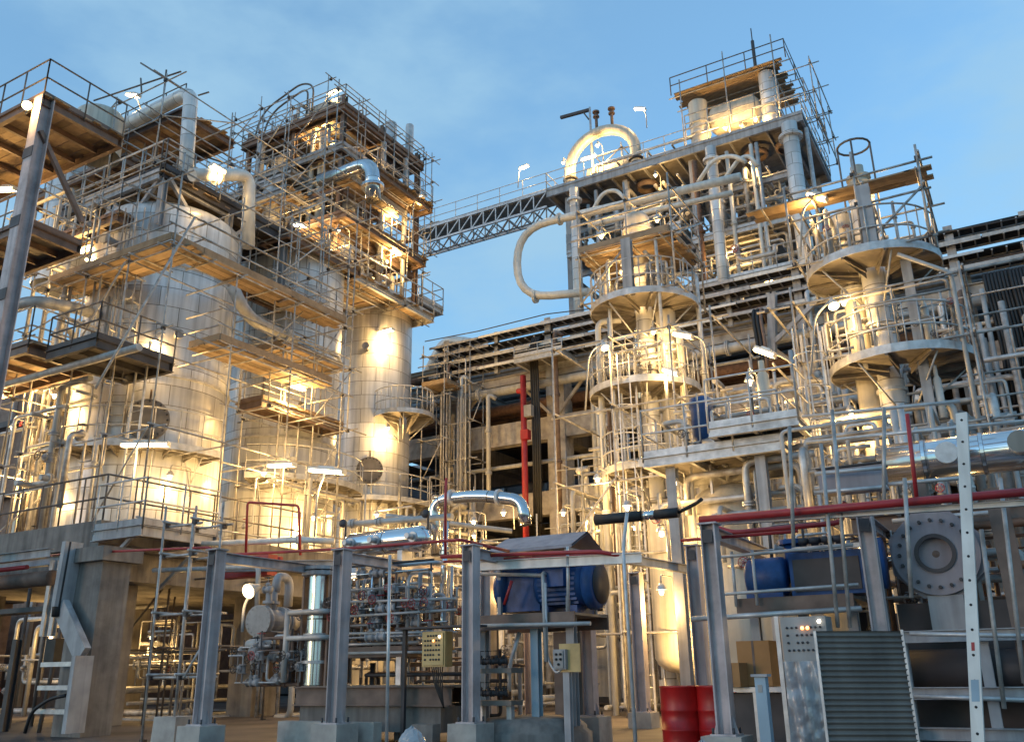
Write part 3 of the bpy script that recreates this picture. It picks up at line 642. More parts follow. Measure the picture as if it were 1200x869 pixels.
rect_platform('thin boarded deck just under the second tower deck', TX0 - .4, TX1 - 2.0, TY0 - .9, TY0 + 3, 21.5, 'fr', 'wood', 'grey', rail='tube')
rect_platform('small railed balcony on the right face of the tower near the top', TX1 + .3, TX1 + 1.3, TY0 + 1.0, TY1 - .5, 21.6, 'fr', 'wood', 'brown', rail='tube')
for i_, (ox_, oy_, r_t, z0_, z1_) in enumerate(((.9, 1.2, .45, 22.6, 24.2), (2.4, 1.0, .5, 18.8, 21.8), (4.2, 1.4, .4, 22.6, 24.1), (3.6, 3.2, .55, 17, 20.5), (1.2, 2.6, .5, 15.2, 18.2))):
    vessel(('short drum at the left of the second tower deck', 'upright drum in the middle of the tower', 'short drum at the right of the second tower deck', 'wide drum deep inside the right of the tower', 'wide drum low inside the left of the tower')[i_], (TX0 + ox_, TY0 + oy_), r_t, z0_, z1_, m='cream' if i_ % 2 else 'jacket2', n=22)
piping('valves and small lines packed on the second deck of the tower', TX0 + .3, TX1 - .2, TY0 - .2, TY1 - 1, 22.6, 24.1, 18, seed=21, valves=6, vert=.4)
piping('valves and small lines packed at mid height of the tower', TX0 + .6, TX1 + .2, TY0 - .3, TY1 - 1, 18.8, 22.0, 24, seed=22, valves=8, vert=.5, rs=(.04, .14))
piping('small lines on the lower decks of the tower', TX0 + .6, TX1 + .6, TY0 - .3, TY1 - 1, 16.6, 18.4, 22, seed=23, valves=8, vert=.5, rs=(.04, .12))
piping('pipe stubs and vents on the roof of the tower', TX0 + .3, TX1, TY0, TY1, 24.56, 25.9, 16, seed=24, valves=3, vert=.7)
scaffold('scaffold ladder bay between the domed drum and the pipe rack', [-21.7, -20.4], [31.6, 32.6], [4.8, 6.5, 8.2, 9.9, 11.6, 13.3, 15.0], brace=.3, rr=.026)
scaffold('thin scaffold frame right of the domed drum', [-22.6, -21.4], [31.0, 32.2], [4.8, 6.8, 8.8, 10.8, 12.8, 14.8], brace=.2, decks=((-22.6, -21.3, 31.0, 32.2, 13.2),), rr=.026)
piping('upright small pipes filling the gap between domed drum and rack', -22.2, -20.6, 31.6, 32.6, 4.8, 14.6, 22, seed=15, vert=.8, rs=(.04, .09))
# lamps of the left half
def lx(px, py, x): return on_x(px, py, x)
def ly(px, py, y): return on_y(px, py, y)
lamp('bright floodlight on the corner of the highest left platform', ly(32, 124, ca.y - .3), 160, kind='flood', along=(.6, -.5, -.3), stem=[(ca.x - .6, ca.y - .1, ca.z - .2)])
lamp('angled strip light on a tube above the narrow boarded walkway', ly(156, 112, 18.2), 90, size=.75, along=(-.8, 0, .35), stem=[ly(165, 125, 18.4), ly(168, 150, 18.5)])
lamp('strip light at the far left edge under the top platform', ly(8, 222, 12.6), 200, size=.9, along=(-.9, 0, .25))
lamp('floodlight beside the white pipe elbow', lx(255, 198, -20.6), 120, size=.5, stem=[lx(254, 225, -20.6)], along='y')
lamp('strip light glowing under the orange boards left of the big drum', ly(100, 292, 15.6), 330, size=.8, along='x')
lamp('strip light on the front railing of the largest drum walkway', at_d(170, 521, 23.3), 110, size=1.2, along=(.85, .5, 0), drop=.5)
lamp('wellglass lamp lighting the upper wall of the largest drum', (V1[0] + 1.92, V1[1] - 1.58, 10.6), 330, kind='bulk', rad=.12)
lamp('wellglass lamp in the piping at the left edge', at_d(32, 432, 26), 330, kind='bulk')
lamp('wellglass lamp just below it by the grey pipe bundle', at_d(64, 462, 25), 300, kind='bulk')
lamp('wellglass lamp behind the railings at the far left', at_d(2, 462, 26), 320, kind='bulk')
lamp('lamp low in the gold lit pipe tangle', at_d(20, 560, 26), 420, kind='bulk')
lamp('lamp under the concrete table at far left', at_d(60, 745, 29), 300, kind='bulk')
lamp('second lamp under the concrete table nearer the pedestal', at_d(178, 745, 28), 200, kind='bulk')
lamp('wellglass lamp close to the lower wall of the largest drum', (V1[0] + 2.4, V1[1] - .9, 6.6), 90, kind='bulk')
lamp('wellglass lamp close to the left wall of the largest drum', (V1[0] - .3, V1[1] - 2.6, 6.2), 60, kind='bulk')
lamp('strip light on the scaffold in front of the middle drum', lx(347, 453, -20.1), 380, size=.7, along='y', drop=.5)
lamp('long strip light on a bent post in front of the middle drum', at_d(383, 552, 22), 200, size=.95, along=(1, .15, -.16), stem=[at_d(372, 575, 22), at_d(368, 640, 22)], drop=.4)
lamp('strip light lying below the curved walkway of the middle drum', at_d(330, 545, 25.5), 330, size=.95, along=(1, .0, -.1))
lamp('lamp deep between the largest and the middle drum', (-20.6, 19.9, 7.2), 420, kind='bulk')
lamp('lamp low behind the middle drum walkway', (-20.9, 22.6, 6.2), 420, kind='bulk')
lamp('strip light high on the side of the domed drum', (V3[0] + 1.75, V3[1] - 1.35, 15.2), 380, size=.7, along='x', drop=.4)
lamp('lamp under the half round basket platform', (V3[0] + 1.9, V3[1] - 1.2, 10.9), 330, kind='bulk')
lamp('lamp at the foot of the domed drum', (V3[0] + 2.6, V3[1] - 2.6, 7.0), 380, kind='bulk')
lamp('long strip light under the left wing of the tower', ly(350, 264, TY0 - 1.2), 420, size=.8, along=(1, 0, -.35), drop=.3)
lamp('strip light under the gold lit tower deck', lx(458, 250, TX1 + .4), 300, size=.8, along='y', drop=.3)
lamp('strip light above the lower tower deck on the right', lx(463, 295, TX1 + .6), 300, size=.6, along='y')
lamp('wellglass lamp in the middle of the tower front', ly(396, 270, TY0 - .6), 260, kind='bulk')
lamp('wellglass lamp inside the top of the tower', ly(378, 148, TY0 + .6), 420, kind='bulk')
lamp('skyline strip light above the tower top deck', ly(392, 108, TY0 + .6), 160, size=.7, along=(1, 0, .1), stem=[ly(380, 118, TY0 + .6), ly(380, 140, TY0 + .6)])
lamp('small lamp on a post at the right end of the tower', lx(491, 232, TX1 + 1.2), 90, size=.45, along='x', stem=[lx(484, 240, TX1 + 1.2), lx(484, 300, TX1 + 1.2)])
lamp('small lamp on the right tower rail below the chrome elbow', lx(440, 195, TX1 + .4), 120, kind='bulk')
lamp('lamp behind the boards of the lower left tower deck', ly(345, 300, TY0 + 1), 300, kind='bulk')
# ================================================================ concrete pipe rack
RX = [-27.7, -22.3, -16.9, -11.5, -6.1, -.7, 4.7, 10.1]
rk = thing('pipe_rack', 'long concrete pipe rack with dark open bays crossing behind the columns', 'pipe rack', (-8, 37, 0))
for x in RX:
    for y in (33.4, 41):
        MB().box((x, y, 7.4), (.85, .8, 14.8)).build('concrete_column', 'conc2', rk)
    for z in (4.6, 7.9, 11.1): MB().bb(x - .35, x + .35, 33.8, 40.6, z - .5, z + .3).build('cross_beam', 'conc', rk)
for y in (33.3, 41):
    for z in (4.6, 7.9, 11.15):
        for i in range(len(RX) - 1):
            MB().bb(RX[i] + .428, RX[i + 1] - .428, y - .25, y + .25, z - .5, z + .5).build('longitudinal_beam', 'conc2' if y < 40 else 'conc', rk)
for z in (5.12, 8.42, 11.7): MB().bb(RX[0], RX[-1], 35.2, 40.7, z, z + .12).build('shade_slab', 'dark', rk)  # dark slabs added so the rack interior looks dark from below
for z in (13.1, 14.1): 
    b = MB()
    for x in RX: b.ibeam((x, 33.2, z), (x, 41.4, z), .25, .35)
    b.build('steel_cross_beams', 'grey', rk)
MB().ibeam((RX[0] - .5, 32.85, 13.55), (RX[-1], 32.85, 13.55), .25, .42).ibeam((RX[0] - .5, 32.85, 14.75), (RX[-1], 32.85, 14.75), .2, .2).build('edge_beams', 'conc2', rk)
for i, x in enumerate(RX):
    MB().ibeam((x, 32.6, 12.4), (x, 32.6, 16.0), .3, .3).build('tray_post', 'grey', rk)
    MB().ibeam((x + 2.7, 32.6, 13.9), (x + 2.7, 32.6, 15.9), .18, .18).build('tray_post', 'grey', rk)
    MB().bar((x + .2, 32.9, 11.7), (x + 1.8, 32.9, 13.4), .12, .12).bar((x - .2, 32.9, 11.7), (x - 1.8, 32.9, 13.4), .12, .12).build('knee_brace', 'conc2', rk)
rnd = random.Random(4)
for k, (z, lb) in enumerate(((14.15, 'lowest'), (14.65, 'second'), (15.15, 'third'), (15.62, 'topmost'))):
    t = thing('cable_tray', '%s pale cable tray running along the top edge of the pipe rack' % lb, 'cable tray', (-8, 32.4, z))
    xs_ = RX[1] - .8
    while xs_ < RX[-1]:
        e_ = min(RX[-1], xs_ + rnd.choice((2.7, 3.3, 5.4))); o_ = rnd.uniform(-.03, .03); hh_ = rnd.choice((.1, .13, .17))
        if rnd.random() > .08: MB().bb(xs_ + .01, e_ - .02, 32.2 + o_, 32.24 + o_, z + o_, z + hh_ + o_).build('side_rail', rnd.choice(('galv', 'grey', 'whitep', 'pipe')), t)
        xs_ = e_
    MB().bb(RX[1] - .8, RX[-1], 32.9, 32.94, z, z + .15).build('side_rail', 'galv', t)
    b = MB(); x = RX[1] - .6
    while x < RX[-1]: b.bb(x, x + .05, 32.245, 32.895, z, z + .04); x += .45
    b.build('rungs', 'galv', t)
    b = MB()
    for j in range(5): b.tube((RX[1] - .6, 32.34 + j * .12, z + .09), (RX[-1], 32.34 + j * .12, z + .09), .045, 6)
    b.build('black_cables', 'black', t)
for k in range(22):
    y = 33.9 + (k % 11) * .66; z = (12.3, 14.6)[k // 11]; r = rnd.uniform(.1, .28)
    MB().tube((RX[0] - 1, y, z + r), (RX[-1] + 2, y, z + r), r, 10).build('rack_pipe', rnd.choice(('pipe', 'brown', 'dark', 'rust')), None, 'long pipe lying in the dark top of the concrete rack', 'pipe', 'pipes lying along the concrete rack')
for k in range(12):
    y = 35.3 + (k % 6) * .8; z = (5.25, 8.55)[k // 6]; r = rnd.uniform(.1, .25)
    MB().tube((RX[0] - 1, y, z + r), (RX[-1] + 2, y, z + r), r, 10).build('rack_pipe', rnd.choice(('pipe', 'brown', 'dark', 'rust')), None, 'long pipe lying on a lower floor of the concrete rack', 'pipe', 'pipes lying on the lower rack floors')
pipe('thick round pale pipe along the front of the rack under its trays', [(RX[0] - .4, 32.5, 13.0), (RX[-1], 32.5, 13.0)], .2, 'pipe', n=14, flanges=(.12, .2, .5))
pipe('slim buff pipe along the front of the rack below the thick one', [(RX[0] - .4, 32.4, 9.5), (RX[-1], 32.4, 9.5)], .09, 'pipe', n=10, flanges=(.1, .3, .6))
# hanging cables and verticals on the rack front
def hang(label, px, y0, y1, Yp, w, m='black', n=3, cat='cable'):
    a = on_y(px, y0, Yp); b = on_y(px, y1, Yp); x = a.x; t = thing('hanging_cables', label, cat, (x, Yp, b.z)); r = w / n / 2
    for i in range(n):
        dx_ = (i - (n - 1) / 2) * r * 2
        MB().path([(x + dx_, Yp + 1.0, a.z - .1), (x + dx_, Yp + .3, a.z + .35), (x + dx_, Yp, a.z - .3), (x + dx_ + .1, Yp - .1, (a.z + b.z) / 2), (x + dx_ + .02, Yp, b.z)], r, 8, bend=.5).build('cable', m if not (i == n - 1 and m == 'mix') else 'brown', t)
    return t
MT['mix'] = MT['black']
hang('bundle of black cables hanging down the rack beside the red standpipe', 625, 398, 612, 32.0, .42, n=4)
hang('dark red and black cables hanging at the left end of the rack', 521, 428, 600, 32.0, .5, 'mix', 4)
hang('short black and brown cables hanging by the tallest walkway lamp', 886, 366, 445, 31.6, .42, 'mix', 3)
hang('wide black curtain of cables hanging on the rack at the far right edge', 1168, 322, 490, 31.6, .85, n=8)
hang('second thinner black cable curtain at the right edge of the rack', 1192, 318, 500, 31.5, .5, n=5)
t = thing('red_standpipe', 'bright red vertical firewater pipe with small brackets on the rack front', 'pipe', (-18.3, 31.8, 6))
a = on_y(613, 440, 31.8)
MB().tube((a.x, 31.8, 5), (a.x, 31.8, a.z), .13, 12).build('pipe', 'red', t); MB().box((a.x + .1, 31.75, 10.6), (.35, .3, .4)).tube((a.x, 31.8, 12.6), (a.x - .3, 31.8, 12.6), .12).build('bracket', 'red', t)
MB().box((a.x + .3, 31.7, 11.6), (.35, .25, .5)).build('valve_box', 'white', t)
for px, y0, y1, m, lb in ((650, 388, 600, 'brown', 'rust brown vertical pipe on the front of the rack column'), (572, 462, 590, 'pipe', 'buff vertical pipe with bent top in the first rack bay'), (541, 440, 610, 'galv', 'grey vertical conduit next to the first rack column'), (693, 430, 640, 'pipe', 'buff pipe left of the first column with ring platforms'), (700, 470, 640, 'galv', 'thin conduit beside the buff pipe in the second bay'), (1124, 340, 520, 'brown', 'brown riser on the rack left of the cable curtain'), (1100, 350, 520, 'galv', 'grey riser on the rack near the chrome clad column'), (945, 340, 480, 'galv', 'grey riser on the rack between the two ring platform columns')):
    a = on_y(px, y0, 32.1); b = on_y(px, y1, 32.1)
    pipe(lb, [(a.x + .3, 32.3, a.z - .2), (a.x, 32.1, a.z), (a.x, 32.1, b.z)], .1, m, n=10, flanges=(.4, .75))
rect_platform('small galvanised landing high on the rack beside the black cable bundle', -17.9, -15.6, 31.2, 32.7, 13.9, 'f', 'plate', 'galv', h=.5)
wire = thing('overhead_cable', 'thin cable strung across the sky over the left end of the rack', 'cable', (-20, 31, 17))
MB().path([on_y(498, 400, 31), on_y(560, 388, 31), on_y(640, 368, 31), on_y(690, 362, 31)], .025, 5).build('cable', 'dark', wire)
wire = thing('overhead_cable', 'thin cable strung to the right edge over the rack', 'cable', (2, 30, 16))
MB().path([on_y(1108, 272, 30), on_y(1150, 264, 30), on_y(1230, 248, 30)], .025, 5).build('cable', 'dark', wire)
pipe('big pale bent pipe rising behind the left end of the rack', [on_y(610, 470, 42), on_y(560, 402, 42), on_y(520, 398, 42), on_y(500, 440, 42)], .3, 'whitep', n=16)
scaffold('low tube scaffold in front of the first rack bay', [-22.0, -19.8], [30.6, 31.6], [3.4, 5.2, 6.8], brace=.2, over=.4)
scaffold('tube scaffold in front of the second rack bay', [-15.2, -12.8], [30.4, 31.6], [3, 5, 7, 8.6], brace=.2, over=.5)
piping('small lit pipes in front of the first rack bay', -22.3, -17.5, 29.5, 31.4, 2.5, 6.6, 24, seed=31, valves=6)
piping('small lit pipes in front of the second rack bay', -16.5, -11, 29.5, 31.4, 2.5, 7.2, 26, seed=32, valves=6)
piping('pipes and valves at the rack behind the galvanised pump platform', -10.5, -3, 30.5, 32, 4, 12, 30, seed=33, valves=8, rs=(.05, .14))
piping('pipes at the rack behind the chrome clad column', -3, 6, 30.5, 32, 4, 13, 34, seed=34, valves=8, rs=(.05, .14))
sb = thing('steel_brace', 'pale diagonal steel brace on the rack between the two ring platform columns', 'brace', (-6, 32, 12))
MB().ibeam(on_y(905, 345, 31.9), on_y(905, 420, 31.9), .3, .3).build('post', 'grey', sb)
MB().bar(on_y(908, 400, 31.8), on_y(960, 350, 31.8), .16, .16).build('brace', 'grey', sb)

# ================================================================ high structure over the rack with the footbridge
SX0, SX1, SY0, SY1 = -19.6, -5.9, 38.0, 44.4
frame_tower('tall open steel frame rising over the rack under the skyline deck', [-18.6, -15.2, -11.6, -6.5], [38.6, 43.8], 15.0, 25.5, (18.1, 20.8, 23.3), 'grey', .26, brace=(((-11.6, 38.4, 18.2), (-6.5, 38.4, 15.6)), ((-15.2, 38.4, 20.8), (-11.6, 38.4, 23.2)), ((-18.6, 38.4, 15.2), (-15.2, 38.4, 18)), ((-11.6, 43.8, 20.8), (-6.5, 43.8, 23.2)), ((-6.5, 38.6, 18.2), (-6.5, 43.8, 20.7))))
top = rect_platform('long skyline steel deck on tall legs with the gold lit arch pipe on it', SX0, SX1, SY0, SY1, 25.95, 'frbl', 'plate', 'grey', h=1.1, beam=.42, rail='galv')
for xx in (-18.2, -14.4, -8.6, -7): 
    MB().lathe((xx, 39.6, 25.5), Z, [(.5, -.25), (.62, -.2), (.62, 0), (.5, .05)], 18).build('pipe_collar', 'brown', top)
for lb, px, r, zb in (('silver riser pipe at the left end of the skyline deck', 673, .26, 15.2), ('silver riser pipe below the middle of the skyline deck', 838, .27, 15.2), ('thickest silver riser pipe under the right end of the skyline deck', 927, .36, 15.2)):
    a = on_y(px, 230 if px < 900 else 165, 37.6)
    pipe(lb, [(a.x, 37.6, zb), (a.x, 37.6, 25.3)], r, 'jacket2', n=18, flanges=(.12, .93), bend=0)
for i, (px, m) in enumerate(((890, 'whitep'), (897, 'galv'), (820, 'rust'), (700, 'galv'), (860, 'whitep'), (960, 'galv'))):
    a = on_y(px, 260, 38.2); pipe(('thin white riser under the skyline deck', 'thin grey riser right beside the thin white one', 'rusty riser left of the middle silver riser', 'thin grey riser near the left silver riser', 'short white riser behind the middle silver riser', 'thin riser under the right corner of the skyline deck')[i], [(a.x, 38.2, 15.3), (a.x, 38.2, 25.2)], .1 if m != 'rust' else .14, m, flanges=(.3, .6))
rect_platform('railed middle deck inside the open steel frame over the rack', -11.8, -6.2, 38.2, 43.5, 20.95, 'f', 'plate', 'galv')
rect_platform('railed lower deck inside the open steel frame just over the rack', -12.2, -5.6, 37.6, 43.5, 18.25, 'fr', 'plate', 'galv')
rect_platform('left railed deck inside the open steel frame', -18.6, -12.3, 38.2, 43.5, 22.0, 'f', 'plate', 'galv')
piping('pipes hung directly under the left half of the skyline deck', -18.4, -12, 38.3, 42.5, 22.2, 25.0, 52, seed=41, valves=8, vert=.35, rs=(.05, .16))
piping('pipes hung directly under the right half of the skyline deck', -11.8, -6.4, 38.3, 42.5, 21.2, 25.0, 56, seed=42, valves=8, vert=.4, rs=(.05, .16))
piping('pipes and valves on the lower deck over the rack', -12.2, -5.8, 37.9, 42.5, 18.3, 20.6, 44, seed=43, valves=8, vert=.5, rs=(.05, .14))
piping('small pipes and vents standing on the skyline deck', -18, -6.4, 38.5, 43.5, 26.0, 27.3, 26, seed=44, valves=6, vert=.6, rs=(.04, .1))
# arch pipe
a = on_y(668, 190, 39.2); b = on_y(745, 178, 39.2); cx_ = (a.x + b.x) / 2; rr = (b.x - a.x) / 2; zc = 27.6
ar = thing('arch_pipe', 'large gold lit insulated pipe arch standing on the skyline deck', 'pipe', (cx_, 39.2, 26))
MB().path([(cx_ - rr, 39.2, 26.0)] + [(cx_ - rr * math.cos(t_), 39.2, zc + rr * .92 * math.sin(t_)) for t_ in [i * math.pi / 14 for i in range(15)]] + [(cx_ + rr, 39.2, 26.0)], .3, 16).build('arch', 'cream', ar)
for s_ in (-1, 1):
    MB().flange((cx_ + s_ * rr, 39.2, 26.6), Z, .48, .1, 10).flange((cx_ + s_ * rr, 39.2, 26.95), Z, .42, .1).build('flange', 'dark', ar)
MB().lathe((cx_ - rr * .7, 40.2, 27.4), X, [(0, 0), (.3, .05), (.5, .2), (.5, rr * 1.2), (.3, rr * 1.35), (0, rr * 1.4)], 20).build('condenser_drum', 'cream', None, 'peach lit horizontal drum seen through the arch pipe', 'drum')
scaffold('small tube scaffold inside the arch pipe', [cx_ - .8, cx_ + .9], [39.8, 41.2], [26.0, 27.2, 28.4], brace=.3, jit=.03)
cr_ = thing('davit_arm', 'short steel davit arm sticking out beyond the arch pipe against the sky', 'davit', (cx_ - .3, 39.6, 29))
MB().bar(on_y(657, 138, 39.6), on_y(690, 129, 39.6), .16, .16).bar(on_y(683, 131, 39.6), on_y(690, 140, 39.6), .08, .08).build('arm', 'dark', cr_); MB().tube((on_y(691, 126, 39.6).x, 39.6, 26.0), on_y(691, 126, 39.6), .07).build('mast', 'galv', cr_)
for i, (px, py, h) in enumerate(((718, 128, 1.0), (700, 132, .7))): 
    q = on_y(px, py, 39.4); MB().tube((q.x, 39.2, zc + rr * .92 * math.sqrt(max(0, 1 - ((q.x - cx_) / rr) ** 2)) + .2), (q.x, 39.2, q.z), .09, 8).flange((q.x, 39.2, q.z - .1), Z, .2, .08).flange((q.x, 39.2, q.z - .4), Z, .18, .08).build('relief_valve', 'brown', None, ('brown relief valve on top of the arch pipe', 'shorter relief valve on the crown of the arch pipe')[i], 'valve')
# gold lit head vessel under the boarded canopy
q0 = on_y(825, 200, 39.4); q1 = on_y(908, 170, 39.4)
t = vessel('peach lit column head with dark bands at the left under the top boards', (q0.x, 39.4), .5, 26.0, 29.4, m='cream', n=24, rings=(26.7, 27.3, 27.9), head=.3)
t = vessel('silver column head at the right under the top boards', (q1.x, 39.4), .4, 26.0, 29.8, m='jacket2', n=24, rings=(27.1, 27.6), head=.3)
MB().lathe((q0.x + .4, 39.9, 28.2), X, [(0, 0), (.55, .1), (.75, .3), (.75, q1.x - q0.x - 1.2), (.5, q1.x - q0.x - 1), (0, q1.x - q0.x - .9)], 26).build('overhead_drum', 'cream', None, 'large gold lit horizontal drum under the boarded canopy', 'drum')
ra = on_y(795, 112, 39.0); rb = on_y(912, 86, 39.0)
cn = thing('boarded_canopy', 'ragged scaffold board canopy, the highest boards of the plant', 'scaffold', (ra.x, 39, ra.z))
for (x0, x1, y0, dz) in ((ra.x, rb.x, 38.8, 0),):
    y = y0; k = 0
    while y < y0 + 4.2:
        e = rnd.uniform(-.3, .3); f = rnd.uniform(-.3, .3)
        MB().box(((x0 + x1) / 2 + (e + f) / 2, y, 29.85 + rnd.uniform(0, .05)), (x1 - x0 + abs(e - f), .225, .045)).build('scaffold_board', 'wood', cn); y += .24
for y in (38.9, 40.2, 41.5, 42.8): MB().tube((ra.x - .5, y, 29.75), (rb.x + .7, y, 29.75), .035).build('putlog', 'tube', cn)
for x in (ra.x + .2, (ra.x + rb.x) / 2, rb.x - .1):
    for y in (38.7, 42.9): MB().tube((x, y, 26), (x, y, 31.4 if x > ra.x + 1 else 30.6), .035).build('standard', 'tube', cn)
rl = MB(); posts(rl, [(ra.x - .3, 38.7, 29.9), (rb.x + .5, 38.7, 29.9), (rb.x + .5, 43, 29.9)], 1.0, .03, 2.); rl.build('guard_rail', 'darktube', cn)
rl = MB(); posts(rl, [(ra.x + .4, 38.4, 26.9), (rb.x + 1.2, 38.4, 26.9), (rb.x + 1.2, 43.8, 26.9)], 1.2, .03, 1.2, rails=(.3, .6, 1.)); rl.build('guard_rail', 'tube', cn)
q = on_y(884, 68, 40); MB().tube((q.x, 40, 29.9), (q.x, 40, 32.4), .09, 8).tube((q.x, 40, 32.4), (q.x, 40, 33.2), .03, 6).build('lightning_mast', 'dark', None, 'dark lightning mast, highest point of the plant', 'mast')
scaffold('loose scaffold tubes at the right edge of the skyline deck', [-7.2, -5.4], [39, 41.2, 43.6], [26, 27.6, 29.2], brace=.4, skip=.2)
# footbridge to the tower
BR = thing('footbridge', 'lattice steel footbridge spanning the sky between the tower and the skyline deck', 'footbridge', (-24, 38.6, 24.5))
bx0, bx1, zt, zb = -28.6, -19.65, 26.0, 25.05
MB().bb(bx0, bx1, 38.15, 39.55, zt - .12, zt - .07).build('walkway_deck', 'plate', BR)
n_ = 11
for y in (38.1, 39.6):
    MB().bar((bx0, y, zt), (bx1, y, zt), .12, .16).build('top_chord', 'galv', BR); MB().bar((bx0, y, zb), (bx1, y, zb), .1, .12).build('bottom_chord', 'galv', BR)
    for i in range(n_):
        xa = bx0 + (bx1 - bx0) * i / n_; xb = bx0 + (bx1 - bx0) * (i + 1) / n_
        MB().bar((xa, y, zb + .06), (xa, y, zt - .08), .06, .06).build('vertical', 'galv', BR); MB().bar((xa + .05, y, zb + .06), (xb - .05, y, zt - .08), .06, .06).build('diagonal', 'galv', BR)
for i in range(n_ + 1):
    xa = bx0 + (bx1 - bx0) * i / n_; MB().bar((xa, 38.16, zb - .1), (xa, 39.54, zb - .1), .07, .07).build('cross_tie', 'galv', BR)
rl = MB(); posts(rl, [(bx0, 38.1, zt + .08), (bx1, 38.1, zt + .08)], 1.05, .022, 1.4); posts(rl, [(bx0, 39.6, zt + .08), (bx1, 39.6, zt + .08)], 1.05, .022, 1.4); rl.build('handrail', 'galv', BR)
ce = MB()
for i in range(8): ce.bar((bx0 + .5 + i, 38.1, zb - .15), (bx0 + 1.0 + i, 38.1, zb - .75), .05, .05); ce.bar((bx0 + 1.0 + i, 38.1, zb - .75), (bx0 + 1.5 + i, 38.1, zb - .15), .05, .05)
ce.bar((bx0, 38.1, zb - .76), (bx1 - 1, 38.1, zb - .76), .06, .06); ce.build('lower_lattice', 'brown', BR)
# expansion loop pipe
yl = 35.0
pipe('large white pipe bending back on itself in a U against the sky', [on_y(868, 207, yl), on_y(690, 249, yl), on_y(606, 268, yl), on_y(606, 350, yl), on_y(690, 342, yl)], .2, 'whitep', bend=2.1, n=18, flanges=(.47, .85))
pipe('second white pipe running parallel just under the U shaped one', [on_y(858, 226, yl), on_y(690, 264, yl)], .13, 'whitep', n=12, flanges=(.9,))
for i, (x1, x2) in enumerate(((700, 745), (722, 768))):
    pipe(('left', 'right')[i] + ' curved white branch pipe rising from the U shaped pipe', [on_y(x1, 246, 35.6), on_y(x1 + 18, 214, 35.8), on_y(x2, 208, 36.2), on_y(x2 + 10, 200, 36.5)], .11, 'whitep', n=10, bend=.7) if False else None
pipe('curved white branch pipe over the left end of the U shaped pipe', [on_y(688, 258, 35.5), on_y(706, 226, 35.5), on_y(722, 222, 35.5), on_y(735, 236, 35.5)], .1, 'whitep', n=10, bend=.7)
pipe('long curved white branch pipe under the skyline deck', [on_y(818, 214, 35.5), on_y(836, 186, 35.5), on_y(860, 182, 35.5), on_y(874, 190, 35.5)], .1, 'whitep', n=10, bend=.8)
pipe('second curved white branch pipe under the skyline deck', [on_y(846, 214, 35.7), on_y(866, 186, 35.7), on_y(878, 182, 35.7), on_y(888, 195, 35.7)], .1, 'whitep', n=10, bend=.8)

# ================================================================ column with ring platforms (centre)
C1 = (-9.0, 23.7)
vessel('slim silver column in the centre with three ring platforms', C1, .27, .3, 13.6, m='jacket2', n=24, rings=(9.5, 10.2, 7.3), head=.3)
vessel('gold lit cream column standing right beside the slim silver one', (C1[0] + .62, C1[1] + .1), .3, .3, 11.4, m='cream', n=22, head=.3, rings=(9.9, 8.2))
ring_platform('widest ring platform of the centre column, gold lit below', C1, .4, 1.62, 11.45, 0, 360, brk=12)
ring_platform('middle ring platform of the centre column', (C1[0] - .15, C1[1]), .4, 1.62, 8.8, 100, 380, brk=9)
ring_platform('lowest ring platform of the centre column', C1, .4, 1.5, 6.4, 150, 400, brk=9)
scaffold('scaffold crown around the head of the centre column', [C1[0] - 1.5, C1[0] + .1, C1[0] + 1.5], [C1[1] - 1.3, C1[1] + 1.3], [11.5, 13.1, 14.6], decks=((C1[0] - 1.5, C1[0] + 1.4, C1[1] - 1.35, C1[1] + 1.3, 13.05),), brace=.2, over=.2)
vessel('gold lit bellows neck on top of the centre column', (C1[0] + .02, C1[1] - .2), .42, 13.3, 14.75, m='cream', n=22, rings=(13.5, 13.75, 14.0), head=1.0)
MB().ibeam((C1[0] + .15, C1[1] - 1.5, 11.4), (C1[0] + .15, C1[1] - 1.5, 13.2), .3, .2).build('steel_post', 'grey', None, 'short flat grey steel post on the widest ring platform', 'post')
ladder('caged ladder between the ring platforms of the centre column', (C1[0] - .25, C1[1] - 1.0, .1), 8.6, (0, -1), start=2.4)
for i, (ox, oy, z0, z1, r, m) in enumerate(((-1.3, -.6, 0, 11.2, .09, 'whitep'), (-.75, -.9, 0, 13, .06, 'galv'), (1.15, -.3, 0, 10.6, .11, 'cream'), (1.5, .6, 0, 12.6, .08, 'galv'), (-.6, .8, 0, 11.2, .12, 'chrome'), (.95, -1.2, 6.4, 13.4, .05, 'galv'), (-1.55, .5, 3, 9.5, .06, 'brown'))):
    pipe(('white downcomer left of the centre column', 'thin grey line in front of the centre column', 'cream bent topped pipe right of the centre column', 'grey line at the right edge of the ring platforms', 'bright line close behind the centre column', 'thin conduit above the lowest ring platform', 'brown line at the left edge of the ring platforms')[i], [(C1[0] + ox, C1[1] + oy, z0), (C1[0] + ox, C1[1] + oy, z1), (C1[0] + ox * .5, C1[1] + oy * .5, z1)], r, m, flanges=(.45, .7), n=10)
piping('small pipes and gauges on the widest ring platform', C1[0] - 1.3, C1[0] + 1.4, C1[1] - 1.1, C1[1] + 1.2, 11.5, 13, 26, seed=51, valves=5, rs=(.03, .07))
piping('small pipes and gauges on the middle ring platform', C1[0] - 1.4, C1[0] + 1.3, C1[1] - 1.1, C1[1] + 1.2, 8.85, 10.6, 18, seed=52, valves=5, rs=(.03, .07))
piping('small pipes around the foot of the centre column', C1[0] - 2, C1[0] + 2, C1[1] - 1.1, C1[1] + 1.4, .2, 6.3, 36, seed=53, valves=9, rs=(.03, .09))
